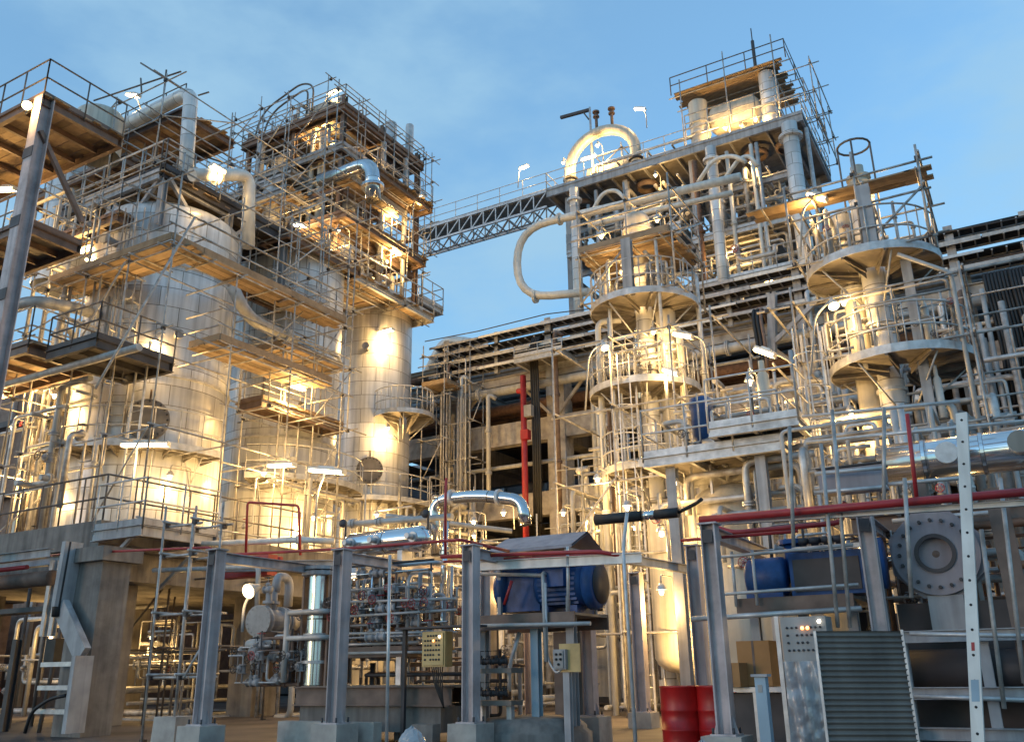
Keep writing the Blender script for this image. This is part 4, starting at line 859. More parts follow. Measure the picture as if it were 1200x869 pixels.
scaffold('tube scaffold round the lower half of the centre column', [C1[0] - 2.2, C1[0] - .4, C1[0] + 1.4, C1[0] + 2.6], [C1[1] - 1.9, C1[1] + 1.8], [0, 2, 4, 6, 8, 10], brace=.15, over=.3, skip=.15, inner=False)
vessel('gold lit cream drum on braced legs behind the red drums', (C1[0] + .9, C1[1] - 1.0), .8, 1.4, 5.4, m='cream', n=28, bottom=True)
wallr = thing('pump_shelter', 'pale lit cladding wall with cross braces low behind the centre column', 'wall', (C1[0] + 2, C1[1] + 1.8, 0))
MB().bb(C1[0] - 1.8, C1[0] + 4.4, C1[1] + 1.7, C1[1] + 1.8, .2, 3.6).build('cladding', 'cream', wallr)
MB().bar((C1[0] - .2, C1[1] + 1.6, .4), (C1[0] + 2.2, C1[1] + 1.6, 3.2), .1, .1).bar((C1[0] + 2.2, C1[1] + 1.5, .4), (C1[0] - .2, C1[1] + 1.5, 3.2), .1, .1).build('cross_brace', 'galv', wallr)

# ================================================================ chrome clad column with ring platforms (right)
C2 = (-2.25, 21.8)
vessel('chrome clad column at the right with two ring platforms', C2, .3, .3, 12.6, m='jacket2', n=26, rings=(6.6, 7.2, 8.9, 9.6), head=.3)
vessel('gold lit slimmer column behind the chrome clad one', (C2[0] - .55, C2[1] + .25), .26, .3, 12.2, m='cream', n=20, rings=(8.9, 10.0, 11.2), head=.3)
ring_platform('upper ring platform of the chrome clad column', C2, .4, 1.55, 10.3, 0, 360, brk=10, gus=.26)
ring_platform('lower ring platform of the chrome clad column, larger and dimmer', (C2[0] + .3, C2[1]), .4, 1.6, 7.75, -200, 80, brk=8, gus=.26)
scaffold('scaffold crown around the head of the chrome clad column', [C2[0] - 1.6, C2[0], C2[0] + 1.45], [C2[1] - 1.3, C2[1] + 1.3], [10.4, 11.6, 12.4], decks=((C2[0] - 2.5, C2[0] + 1.5, C2[1] - 1.3, C2[1] - .5, 12.0),), brace=.2, over=.25, drail=False)
bn = thing('bellows_neck', 'peach bellows neck with a hoop rail on top of the chrome clad column', 'expansion joint', (C2[0], C2[1], 12.3))
MB().lathe((C2[0], C2[1], 12.2), Z, [(.24, 0), (.24, .1)] + [(.25 + (.07 if i % 2 else 0), .12 + i * .05) for i in range(11)] + [(.22, .7), (.3, .72), (.3, .8), (.16, .85), (.16, 1.1), (0, 1.12)], 24).build('bellows', 'cream', bn)
MB().path([(C2[0] + .4 * math.cos(a_), C2[1] + .4 * math.sin(a_), 13.9) for a_ in [i * math.pi / 8 for i in range(17)]], .03, 6, cap=False).path([(C2[0] - .4, C2[1], 12.1), (C2[0] - .4, C2[1], 13.9)], .025).path([(C2[0] + .4, C2[1], 12.1), (C2[0] + .4, C2[1], 13.9)], .025).path([(C2[0], C2[1] - .4, 12.1), (C2[0], C2[1] - .4, 13.9)], .025).build('hoop_rail', 'darktube', bn)
MB().ibeam((C2[0] + .2, C2[1] - 1.35, 10.4), (C2[0] + .2, C2[1] - 1.35, 12.0), .3, .2).build('steel_post', 'grey', None, 'flat blue grey steel post on the upper ring platform of the chrome column', 'post')
MB().ibeam((C2[0] + .8, C2[1] - .6, 4.5), (C2[0] + .8, C2[1] - .6, 10.2), .22, .22).build('steel_post', 'grey', None, 'tall flat grey post right beside the chrome clad column', 'post')
for i, (px, y0, y1, dd, r) in enumerate(((1003, 365, 432, 19.5, .09), (1082, 355, 415, 19.5, .085), (1097, 440, 490, 19, .09), (893, 435, 495, 19.3, .14))):
    a = at_d(px, y0, dd); b = at_d(px + (4 if px > 600 else 0), y1, dd); q = MB(); q.tube((a.x, a.y, b.z), (a.x, a.y, a.z - .1), r, 12); q.lathe((a.x, a.y, a.z - .1), Z, [(r, 0), (r * .5, .1), (r * .5, .35), (0, .36)], 12); q.flange((a.x, a.y, b.z + .3), Z, r * 1.3, .05)
    q.build('vent_stack', 'whitep' if i < 3 else 'cream', None, ('white vent stub left of the chrome clad column', 'white vent stub right of the chrome clad column', 'white vent stub under the lower right ring platform', 'stepped cream vent standing on the pump platform')[i], 'vent')
ladder('caged ladder up to the lower ring platform of the chrome column', (C2[0] - 1.5, C2[1] - 1.0, 4.2), 3.6, (0, -1))
piping('small pipes and gauges on the upper ring platform of the chrome column', C2[0] - 1.2, C2[0] + 1.3, C2[1] - 1.1, C2[1] + 1.2, 10.35, 11.9, 20, seed=61, valves=5, rs=(.03, .06))
piping('small pipes and gauges on the lower ring platform of the chrome column', C2[0] - 1.2, C2[0] + 1.8, C2[1] - 1.1, C2[1] + 1.2, 7.8, 9.6, 18, seed=62, valves=5, rs=(.03, .06))
piping('crowded pipes below the ring platforms of the chrome column', C2[0] - 2.6, C2[0] + 3.2, C2[1] - 1.1, C2[1] + 1.6, 2.5, 7.4, 46, seed=63, valves=10, rs=(.03, .1))
scaffold('tube scaffold round the chrome clad column', [C2[0] - 2.4, C2[0] - 1.8, C2[0] + 1.9, C2[0] + 3.2], [C2[1] - 1.2, C2[1] + 1.8], [2.4, 4.2, 6, 7.9, 9.4], brace=.05, over=.3, inner=False, skip=.1)
pipe('bent pale conduit carrying the lamp right of the upper ring platform', [(C2[0] + 1.7, C2[1] - 1.0, 4), (C2[0] + 1.7, C2[1] - 1.0, 9.5), (C2[0] + .7, C2[1] - 1.3, 10.1)], .05, 'pipe', n=8)

piping('thicket of risers between the two ring platform columns', -7.6, -3.8, 24.0, 27.5, 4, 9.0, 30, seed=74, vert=.8, rs=(.04, .1))
piping('thicket of risers left of the centre column', -12.2, -10.6, 24.5, 27.5, 3, 9.0, 20, seed=75, vert=.75, rs=(.04, .1))
piping('thicket of risers right of the chrome clad column', .4, 5.5, 22.5, 26, 3, 9.5, 30, seed=76, vert=.75, rs=(.04, .1))
piping('low pipework between concrete table and centre column', -18.5, -12.5, 24, 28.5, .2, 5.4, 40, seed=77, vert=.55, rs=(.04, .11), valves=12)
# ================================================================ galvanised pump platform between them
G = rect_platform('long galvanised pump platform with railings between the two ring platform columns', -7.25, -4.15, 18.4, 21.2, 5.62, 'frl', 'plate', 'galv', h=1.1, beam=.22, rr=.026)
rect_platform('shorter raised galvanised step platform at the right of the pump platform', -5.6, -3.7, 18.1, 19.2, 6.0, 'fr', 'plate', 'galv', h=1.1, beam=.2)
for x, y in ((-6.7, 18.7), (-4.7, 18.7), (-6.7, 21), (-4.4, 21)): MB().ibeam((x, y, 0), (x, y, 5.4), .22, .22).build('leg', 'grey', G)
pm = thing('vertical_pump', 'blue vertical pump motor standing on the galvanised platform', 'pump', (-6.05, 19.2, 5.66))
MB().lathe((-6.05, 19.2, 5.66), Z, [(.26, 0), (.26, .08), (.16, .12), (.2, .4), (.26, .45), (.26, 1.1), (.3, 1.15), (.28, 1.35), (.1, 1.42), (0, 1.43)], 20).build('motor', 'blue', pm)
MB().flange((-5.75, 19.1, 5.95), X, .22, .08, 8).tube((-6.05, 19.1, 5.95), (-5.4, 19.1, 5.95), .12, 12).build('discharge', 'galv', pm)
MB().lathe((-5.2, 19.3, 6.0), X, [(0, -.3), (.2, -.25), (.2, .25), (0, .3)], 14).build('small_motor', 'blue', None, 'small blue horizontal motor right of the vertical pump', 'motor')
piping('valves and small pipes on the galvanised pump platform', -7.1, -4.4, 18.6, 21, 5.68, 7.2, 26, seed=71, valves=9, rs=(.03, .07))
vessel('domed cream drum with a ladder under the galvanised pump platform', (-5.8, 20.3), 1.1, .3, 5.2, m='cream', n=40, head=.55)
ladder('ladder fixed to the front of the domed cream drum', (-6.25, 19.35, 1.4), 3.2, (0, -1), cage=False)
vessel('second cream drum half hidden behind the first by the red pipes', (-4.9, 23.4), .95, .3, 5.0, m='cream', n=36, head=.5)
piping('pipes between the cream drums and the pump platform', -7.5, -3, 18.2, 19.6, 3.2, 5.4, 16, seed=72, valves=5)
piping('dense tangle of pipes right of the pump platform', -4.2, -.4, 17.5, 19.8, 3.0, 6.0, 36, seed=73, valves=14, rs=(.025, .08))
# lamps right half
lamp('walkway lamp on a bent post beneath the widest ring platform', at_d(800, 393, 23), 100, kind='post', size=.5, along=(.9, 0, -.35), stem=[at_d(826, 398, 23), at_d(832, 460, 23)])
lamp('round floodlight left of the centre column under the ring platform', at_d(709, 407, 23.6), 90, kind='flood', along=(.3, -.2, -.6), stem=[at_d(690, 415, 23.6), at_d(686, 480, 23.6)])
lamp('walkway lamp close to the gold lit cream column', at_d(786, 436, 23.2), 100, kind='post', size=.4, along=(.8, 0, -.4), stem=[at_d(800, 430, 23.2), at_d(806, 480, 23.2)])
lamp('walkway lamp on a bent post above the pump platform', at_d(896, 413, 20), 150, kind='post', size=.45, along=(.85, 0, -.5), stem=[at_d(930, 425, 20), at_d(936, 490, 20)])
lamp('lamp inside the scaffold crown of the centre column', (C1[0] - .9, C1[1] - .9, 13.9), 150, kind='bulk')
lamp('second lamp inside the scaffold crown of the centre column', (C1[0] + .9, C1[1] - .8, 14.0), 150, kind='bulk')
lamp('lamp under the boards of the centre column crown', (C1[0] - .2, C1[1] - .9, 12.7), 160, kind='bulk')
lamp('lamp tucked under the widest ring platform against the column', (C1[0] + .5, C1[1] - .7, 10.5), 150, kind='bulk')
lamp('lamp low on the centre column near the canopy roof', at_d(735, 592, 21), 330, kind='bulk')
lamp('lamp against the cream drum behind the red drums', at_d(775, 622, 20.0), 190, kind='bulk')
lamp('lamp at ground level behind the red drums', at_d(800, 740, 22), 420, kind='bulk')
lamp('added wellglass lamp brightening the dome of the cream drum', (-6.7, 18.8, 5.1), 120, kind='bulk')  # extra lamp put in to lift the dim cream drum
lamp('wellglass lamp above the pump platform by the stepped vent', (-5.0, 19.6, 7.4), 90, kind='bulk')
lamp('wellglass lamp in the pipes left of the centre column foot', at_d(700, 560, 24), 200, kind='bulk')
lamp('wellglass lamp in the scaffold right of the red standpipe', at_d(660, 600, 30), 260, kind='bulk')
lamp('wellglass lamp left of the red standpipe low on the rack', at_d(590, 600, 31), 260, kind='bulk')
lamp('wellglass lamp behind the silver bridging pipe', at_d(555, 610, 28), 260, kind='bulk')
lamp('lamp on the lower deck over the rack', on_y(900, 320, 38), 260, kind='bulk')
lamp('lamp between the centre column and the rack', (C1[0] - 1.2, C1[1] + 1.2, 5.2), 350, kind='bulk')
lamp('strip light at the left of the chrome column crown', at_d(957, 231, 19.5), 80, size=.45, along=(.8, 0, -.5), stem=[at_d(940, 245, 19.5), at_d(938, 300, 19.5)])
lamp('strip light at the right of the chrome column crown', at_d(1044, 213, 19.5), 80, size=.45, along=(.9, 0, .1))
lamp('round walkway lamp left of the chrome clad column', at_d(977, 358, 19), 60, kind='flood', along=(.2, -.4, -.7), stem=[at_d(955, 370, 19), at_d(950, 440, 19)])
lamp('lamp tucked under the upper ring platform of the chrome column', (C2[0] - .7, C2[1] - .6, 9.5), 150, kind='bulk')
lamp('lamp at the lower ring platform of the chrome column', (C2[0] - .9, C2[1] - .5, 6.8), 200, kind='bulk')
lamp('lamp by the pipes behind the big round flange', at_d(1010, 640, 16), 160, kind='bulk')
lamp('bright lamp inside the arch pipe on the skyline deck', on_y(700, 170, 38.9), 520, kind='bulk')
lamp('strip light inside the arch pipe on the skyline deck', on_y(690, 185, 38.7), 300, size=.8, along='x')
lamp('lamp under the boarded canopy at its left', on_y(850, 150, 38.6), 520, kind='bulk')
lamp('lamp under the boarded canopy at its right', on_y(885, 140, 38.6), 420, kind='bulk')
lamp('skyline lamp on a pole right of the arch pipe', on_y(750, 128, 39.3), 120, kind='post', size=.6, along=(1, 0, -.4), stem=[on_y(757, 132, 39.3), on_y(758, 150, 39.3)])
lamp('skyline lamp on a pole at the left end of the deck by the footbridge', on_y(614, 196, 38.2), 120, kind='post', size=.5, along=(1, 0, .1), stem=[on_y(608, 200, 38.2), on_y(607, 220, 38.2)])
lamp('small lamp at the left foot of the arch pipe', on_y(660, 190, 38.4), 160, kind='bulk')
lamp('lamp under the skyline deck beside the middle riser', on_y(768, 205, 37.9), 260, kind='bulk')
lamp('lamp under the right end of the skyline deck', on_y(880, 190, 38.3), 260, kind='bulk')
lamp('lamp in the middle of the frame over the rack', on_y(860, 290, 38.3), 300, kind='bulk')
lamp('lamp at the right end of the frame over the rack', on_y(948, 258, 38.5), 220, kind='bulk')
lamp('lamp in front of the first rack bay', (-19.5, 30.5, 6.4), 320, kind='bulk')
lamp('lamp in front of the second rack bay', (-14, 30.2, 6.8), 320, kind='bulk')
lamp('lamp on the rack behind the pump platform', (-7, 31, 10.5), 200, kind='bulk')
# ================================================================ added dark backdrop buildings: darken the rack bays, close off the bright sky
bd = thing('dark_backdrop', 'dark clad backdrop building added behind the pipe rack to darken its bays', 'building', (-10, 50, 0))  # invented backdrop, keeps the open rack bays dark against the sky
MB().bb(-40, 22, 46.5, 60, 0, 13.6).build('wall', 'dark', bd)
for i in range(14):
    x = -36 + i * 4.2; MB().bb(x, x + .18, 46.3, 46.49, 0, 13.4).build('wall_rib', 'grey', bd)
for i, x in enumerate((-24, -20.4, -13.5, -9.2, -2.2, 3.5, 6.2)):
    wz = (5.9, 9.6, 6.3, 9.4, 9.3, 6.2, 9.4)[i]
    o = MB().bb(x, x + 2.0, 46.4, 46.48, wz, wz + .95).build('window', 'sky', bd); MB().bb(x - .07, x + 2.07, 46.36, 46.39, wz - .07, wz).bb(x + .97, x + 1.03, 46.36, 46.39, wz, wz + .95).build('window_frame', 'dark', o)
MB().bb(-40.4, 22.4, 46.0, 60.3, 13.61, 14.0).build('roof_edge', 'grey', bd)
sh = thing('low_backdrop', 'long low dark backdrop building added to close off the sky beneath the concrete table', 'building', (-40, 34, 0))  # invented backdrop, hides the bright horizon low at the left
MB().bb(-62, -24.5, 42, 45.5, 0, 6.5).build('wall', 'dark', sh); MB().bb(-62.4, -24.2, 41.6, 45.6, 6.51, 6.8).build('roof', 'grey', sh)
for i in range(6): MB().bb(-50 + i * 4.4, -48 + i * 4.4, 41.9, 41.98, .1, 2.6).build('door', 'grey', sh)
fh = thing('left_backdrop', 'tall dark backdrop building added to close off the sky at the left edge behind the drums', 'building', (-48, 30, 0))  # invented backdrop wall, blocks the light sky showing past the drums
MB().bb(-66, -35, 25, 35, 0, 15.5).build('wall', 'brown', fh)
for i in range(7): MB().bb(-65 + i * 4.2, -64.7 + i * 4.2, 24.8, 24.99, 0, 15.3).build('wall_rib', 'grey', fh)
for z in (5.5, 9.5, 13.2): MB().bb(-66, -34.8, 24.6, 24.79, z, z + .3).build('wall_girt', 'dark', fh)
for i in range(6): MB().bb(-63.5 + i * 4.2, -61.8 + i * 4.2, 24.9, 24.98, 7, 8.4).build('window', 'lens' if False else 'cream', fh)
piping('golden tangle of risers in front of the tall dark building at left', -34.5, -29, 21.5, 24.3, 2, 14, 46, seed=97, valves=8, rs=(.05, .16), vert=.7)
piping('gold lit risers beside the largest drum, seen at the left edge', -30, -26.2, 16.5, 19, 4.8, 12.5, 30, seed=98, valves=6, rs=(.05, .13), vert=.75)
for k_, (px_, py_, d_, l_) in enumerate(((15, 500, 30, 'lamp among the golden risers at the left edge'), (45, 590, 30, 'lower lamp among the golden risers at the left edge'), (20, 320, 30, 'upper lamp among the golden risers at the left edge'))): lamp(l_, at_d(px_, py_, d_), 380, kind='bulk')
sh = thing('brick_store', 'dim tan store building seen between the piers at far left', 'building', (-40, 27, 0))
MB().bb(-60, -38, 18, 23, 0, 4.2).build('wall', 'brown', sh); MB().bb(-60.3, -37.7, 17.7, 23.3, 4.21, 4.45).build('roof', 'dark', sh)
for i in range(5): MB().bb(-40.5 - i * 3.6, -39 - i * 3.6, 17.9, 17.98, 1, 2.4).build('window', 'cream', sh)
for i, (x0, y0, x1, y1) in enumerate(((-18.8, 32.5, 12, 32.6),)):
    t = thing('low_wall', 'low concrete containment wall at the foot of the pipe rack', 'wall', (x0, y0, 0)); MB().bb(x0, x1, y0, y1 + .2, 0, 1.3).build('wall', 'conc', t); MB().bb(x0, x1, y0 - .05, y1 + .25, 1.303, 1.4).build('coping', 'conc2', t)
for i, (x, y, w_, h_) in enumerate(((-20.5, 30, 2.4, 2.6), (-15.5, 29, 3, 3.0), (-12.2, 27.5, 2.0, 2.2), (-17.5, 24.6, 2.2, 2.4))):
    t = thing('equipment_cabinet', ('dark equipment cabinet at the foot of the first rack bay', 'wide dark equipment cabinet under the second rack bay', 'dark cabinet near the canopy roof', 'dark cabinet between concrete table and exchanger skid')[i], 'cabinet', (x, y, 0))
    MB().bb(x, x + w_, y, y + 1.2, .12, h_).build('body', 'dark', t); MB().bb(x - .03, x + w_ + .03, y - .03, y + 1.23, h_ + .003, h_ + .08).build('top', 'grey', t)
    for k in range(2): MB().bb(x + .1 + k * w_ / 2, x + (k + 1) * w_ / 2 - .05, y - .03, y - .004, .3, h_ - .2).build('door', 'grey', t)
scaffold('dark scaffold under the concrete table by the cable tray pedestal', [-22.6, -20.6, -18.6], [16.8, 18.6], [0, 1.8, 3.6], m='darktube', brace=.3)
for i, (px, d) in enumerate(((12, 23), (38, 24), (48, 21), (168, 24), (205, 22.5))):
    b = at_d(px, 840, d); t = thing('vertical_pipe', ('thin dark standing tube at the far left edge', 'second thin dark tube left of the pedestal', 'leaning dark tube with a black box left of the pedestal', 'dark tube just right of the pedestal', 'dark tube left of the first blue grey column')[i], 'pipe', (b.x, b.y, 0)); MB().tube((b.x, b.y, 0), (b.x + (.4 if i == 2 else 0), b.y, 3.3), .045, 8).build('tube', 'darktube', t)
    if i == 2: MB().box((b.x + .2, b.y - .06, 1.7), (.35, .2, .55)).build('switch_box', 'black', t)
piping('small lit pipes under the concrete slab left of the pedestal', -24.5, -21.2, 17.5, 21, 0, 3.0, 20, seed=81, valves=6, rs=(.03, .07))
t = thing('wall_panel', 'cream clad wall panel shining behind the tube cage under the table', 'wall', (-19.5, 24.8, 0)); MB().bb(-20.6, -18.4, 24.6, 24.7, .2, 3.3).build('panel', 'cream', t); MB().ibeam((-20.7, 24.6, 0), (-20.7, 24.6, 3.4), .14, .14).build('post', 'galv', t)

# ================================================================ foreground portal frames
def post_at(label, px, py_top, d, w=.2, foot=.42, m='mauve', fw=.5, py_foot=None):
    a = at_d(px, py_top, d); t = thing('portal_column', label, 'steel column', (a.x, a.y, 0))
    MB().ibeam((a.x, a.y, foot + .02), (a.x, a.y, a.z), w, w, .02, flip=True).build('shaft', m, t)
    b = MB(); b.box((a.x, a.y, foot + .01), (w + .12, w + .12, .025))
    for s_ in (-1, 1):
        b._add([(a.x + s_ * w / 2, a.y - .006, foot + .025), (a.x + s_ * (w / 2 + .06), a.y - .006, foot + .025), (a.x + s_ * w / 2, a.y - .006, foot + .22)], [(0, 1, 2)], False)
        b._add([(a.x - .006, a.y + s_ * w / 2, foot + .025), (a.x - .006, a.y + s_ * (w / 2 + .06), foot + .025), (a.x - .006, a.y + s_ * w / 2, foot + .22)], [(0, 1, 2)], False)
    b.build('base_plate', m, t)
    MB().box((a.x, a.y, a.z + .012), (w + .06, w + .06, .022)).build('cap_plate', m, t)
    MB().box((a.x, a.y - w / 2 - .006, a.z - .15), (.12, .01, .16)).build('cleat', 'dark', t)
    q = MB()
    for sx in (-1, 1):
        for sy in (-1, 1): q.tube((a.x + sx * (w / 2 + .03), a.y + sy * (w / 2 + .03), foot), (a.x + sx * (w / 2 + .03), a.y + sy * (w / 2 + .03), foot + .09), .016, 6)
    q.build('anchor_bolts', 'dark', t)
    if foot > .1: MB().box((a.x, a.y, foot / 2), (fw, fw, foot), taper=.97).build('footing', 'conc2', t)
    return a
fa = [post_at('blue grey portal column on a square footing, first from the left', 255, 645, 14.3),
      post_at('blue grey portal column in front of the tall filter, second from the left', 402, 645, 14.2, w=.21),
      post_at('pinkish portal column standing between the buff panel and the motor canopy', 552, 640, 13.8, w=.2),
      post_at('pink portal column in front of the blue motor', 686, 665, 15.4, w=.2),
      post_at('mauve portal column in front of the red drums', 831, 615, 11.4, w=.19, foot=.36),
      post_at('mauve portal column above the corrugated sheet', 1013, 602, 11.4, w=.19),
      post_at('dark grey portal column behind the leaning tube', 745, 672, 19.5, w=.24, foot=.3),
      post_at('narrow mauve column just left of the red drum column', 812, 640, 15.2, w=.2, foot=.2),
      post_at('shaded grey column behind the motor table', 622, 655, 17, w=.24, foot=.2),
      post_at('slim blue grey column right of the pipe manifold', 572, 655, 15.6, w=.2, foot=.2)]
fa_ = fa
for i_, (k_, L_b, lb_) in enumerate(((0, 2.6, 'grey beam running back from the first portal column'), (1, 2.8, 'grey beam running back from the second portal column'), (2, 3.0, 'grey beam running back from the pinkish portal column'), (4, 3.2, 'grey beam running back from the red drum column'), (5, 2.6, 'grey beam running back from the column above the corrugated sheet'))):
    a_ = fa[k_]; bt_ = thing('steel_beam', lb_, 'beam', a_); MB().ibeam((a_.x, a_.y + .12, a_.z - .1), (a_.x, a_.y + L_b, a_.z - .1), .14, .16).build('beam', 'mauve', bt_)
def beam_px(label, a, b, w=.14, h=.16, m='mauve', name='steel_beam', cat='beam'):
    t = thing(name, label, cat, a); MB().ibeam(a, b, w, h).build('beam', m, t); return t
YA = fa[1].y
beam_px('white channel beam across the front of the blue motor', on_y(562, 663, 12.3), on_y(752, 653, 12.3), .1, .15, 'whitep')
beam_px('buff beam running from the white channel beam into the distance', on_y(730, 654, 12.35), on_y(815, 668, 15.5), .1, .14, 'pipe')
beam_px('grey steel beam along the top of the exchanger skid', on_y(262, 664, 14.6), on_y(392, 662, 14.6), .2, .22, 'grey')
beam_px('long white channel beam under the red pipes at the right', on_y(838, 612, 11.45), on_y(1215, 588, 11.45), .08, .07, 'whitep')
def red(label, pts, r=.035, m='red', **k): return pipe(label, pts, r, m, n=10, bend=k.pop('bend', .1), **k)
red('thin dark red pipe over the exchanger skid columns', [on_y(-10, 660, 12.4), on_y(80, 648, 12.4), on_y(244, 641, 11.9), on_y(262, 650, 11.6), on_y(396, 643, 11.45), on_y(540, 632, 11.45), on_y(640, 656, 13.5)], .025)
red('bright red pipe behind the pink column', [on_y(517, 652, 12.2), on_y(700, 646, 12.2), on_y(742, 653, 12.4), on_y(745, 655, 14.5)], .033)
red('lower red pipe parallel to the bright red one over the blue motor', [on_y(517, 658, 12.6), on_y(740, 648, 12.6)], .02)
red('thickest red pipe along the front of the cream drums', [on_y(820, 609, 11.3), on_y(1215, 575, 11.3)], .05)
red('second red pipe just under the thickest one', [on_y(840, 618, 11.9), on_y(860, 624, 11.9), on_y(985, 612, 11.9), on_y(990, 590, 12.2)], .035)
red('thin red pipe touching the mauve column by the red drums', [on_y(798, 633, 11.6), on_y(935, 622, 11.6)], .022)
red('upright red pipe rising from the thickest red pipe', [on_y(1075, 590, 11.35), on_y(1063, 485, 11.35)], .025, m='red')
red('upright red pipe by the pink column on the manifold', [on_y(522, 650, 12.5), on_y(522, 582, 12.5), on_y(523, 560, 12.5)], .025)
red('red hairpin pipes above the exchanger skid', [on_y(288, 650, 14), on_y(290, 588, 14), on_y(350, 592, 14), on_y(352, 650, 14)], .028)
red('orange red pipe crossing behind the first portal column', [on_y(245, 658, 15.5), on_y(330, 654, 15.5)], .05)
MB().bb(*(lambda a, b: (a.x, b.x, 14.9, 15.2, b.z - .35, a.z))(on_y(262, 655, 15), on_y(318, 655, 15))).build('red_manifold_box', 'red', None, 'faded red manifold box behind the first portal column', 'manifold')
# ---------------------------------------------------------------- exchanger skid
sk0 = on_z(268, 862, 0.0)
s0 = at_d(262, 850, 14.8); s1 = at_d(520, 850, 14.6)
skd = thing('skid_base', 'long brown steel skid base on concrete plinths carrying exchanger and filter', 'skid', (s0.x, 12.3, 0))
MB().bb(s0.x + .2, s1.x, 12.0, 14.0, .25, .62).build('plinth', 'conc', skd)
MB().ibeam((s0.x + .1, 12.0, .78), (s1.x + .2, 12.0, .78), .16, .3).build('side_beam', 'brown', skd); MB().ibeam((s0.x + .1, 13.8, .78), (s1.x + .2, 13.8, .78), .16, .3).build('side_beam', 'brown', skd)
MB().bb(s0.x + .1, s1.x + .2, 12.1, 13.7, .9, .94).build('deck', 'plate', skd)
kw = thing('containment_kerb', 'low stained concrete kerb wall in front of the exchanger skid', 'kerb', (s0.x, 11.6, 0))
MB().bb(s0.x + .35, s0.x + 2.3, 11.35, 11.55, 0, .42).build('wall', 'conc2', kw); MB().bb(s0.x + 2.9, s1.x + .2, 11.5, 11.7, 0, .4).build('wall', 'conc', kw)
e0 = on_y(303, 727, 12.4); 
ex = thing('heat_exchanger', 'small grey heat exchanger with a pale round bolted cover', 'heat exchanger', e0)
r_ = .265
M_ax = Vector((-.12, 1, 0)).normalized()
MB().flange(e0, M_ax, r_ * 1.08, .05, 16).build('end_cover', 'white', ex)
MB().lathe(e0 + M_ax * .04, M_ax, [(r_ * 1.05, 0), (r_ * 1.05, .06), (r_ * .85, .07), (r_ * .85, .5), (r_ * 1.08, .51), (r_ * 1.08, .58), (r_ * .85, .6), (r_ * .85, .62), (r_ * 1.08, .63), (r_ * 1.08, .7), (r_ * .7, .72), (r_ * .7, 1.0), (r_ * .9, 1.01), (r_ * .9, 1.07), (0, 1.1)], 28, smooth=False).build('shell', 'grey', ex)
MB().flange(e0 + M_ax * .09, M_ax, r_ * 1.08, .05, 16).build('shell_flange', 'galv', ex)
for k in (.25, .42): MB().tube(e0 + M_ax * k + Z * .2, e0 + M_ax * k + Z * .6, .06, 10).flange(e0 + M_ax * k + Z * .35, Z, .11, .05).build('nozzle', 'grey', ex)
MB().path([e0 + M_ax * .45 + Z * .55, e0 + M_ax * .45 + Z * .85, e0 + M_ax * .85 + Z * .85, e0 + M_ax * .85 + Z * .3], .085, 12, bend=.25).build('bent_pipe', 'grey', ex)
MB().path([e0 + M_ax * .3 - Z * .2, e0 + M_ax * .3 - Z * .75, e0 + M_ax * .8 - Z * .85], .07, 12, bend=.2).build('drain_pipe', 'grey', ex)
for k in (.15, .9): MB().bb(e0.x + k - .05, e0.x + k + .05, e0.y - .05, e0.y + .3, .95, e0.z - .2).build('saddle', 'brown', ex)
valve_mb(ex, e0 + M_ax * .2 + Z * .58, X, .05, wheel='black'); valve_mb(ex, e0 + M_ax * .1 - Z * .35, X, .07, wheel='grey')
MB().lathe(e0 + Vector((-.15, -.1, -.42)), X, [(0, 0), (.08, .03), (.1, .1), (.1, .5), (.06, .6), (0, .62)], 14).build('dirt_trap', 'pipe', ex)
f0 = on_y(369, 800, 12.3); f1 = on_y(378, 668, 12.3)
fl = thing('filter_vessel', 'tall polished filter vessel with a flanged lid', 'filter', (f0.x + .05, 12.3, .95))
fx = f0.x + .0; r_ = .20
MB().lathe((fx, 12.3, .94), Z, [(r_, 0), (r_, f1.z - 1.0)], 26).build('shell', 'chrome', fl)
MB().flange((fx, 12.3, f1.z - .06), Z, .33, .07, 12).flange((fx, 12.3, f1.z + .03), Z, .33, .06).build('lid', 'grey', fl)
for z in (1.3, 1.75): MB().lathe((fx, 12.3, z), Z, [(r_ + .002, 0), (r_ + .05, 0), (r_ + .05, .05), (r_ + .002, .05)], 26, smooth=False).build('band', 'galv', fl)
for s_ in (-1, 1): MB().bb(fx + s_ * (r_ + .08), fx + s_ * (r_ + .12), 12.2, 12.4, .94, f1.z - .1).build('side_support', 'brown', fl)
ring = thing('pipe_loop', 'square loop of pale pipes around the lower half of the filter vessel', 'pipe', (fx - .4, 11.95, 1))
for z in (1.72, 2.15): MB().path([(fx - .55, 12.5, z), (fx - .45, 11.95, z), (fx + .4, 11.95, z), (fx + .5, 12.5, z)], .045, 10, bend=.1).build('pipe', 'pipe', ring)
MB().tube((fx - .4, 11.95, 1.0), (fx - .4, 11.95, 2.2), .05, 10).build('riser', 'pipe', ring)
hd = on_y(412, 640, 12.6); he = on_y(497, 622, 12.6)
hv = thing('horizontal_receiver', 'polished horizontal receiver lying over the pipe manifold', 'vessel', hd)
L_ = (he.x - hd.x)
MB().lathe((hd.x, 12.6, (hd.z + he.z) / 2 - .05), X, [(0, -.14), (.1, -.12), (.19, -.04), (.22, .05), (.22, L_ - .05), (.19, L_ + .04), (.1, L_ + .12), (0, L_ + .14)], 28).build('shell', 'chrome', hv)
for k in (.25, .75): MB().box((hd.x + L_ * k, 12.6, hd.z - .35), (.1, .3, .35)).build('saddle', 'galv', hv)
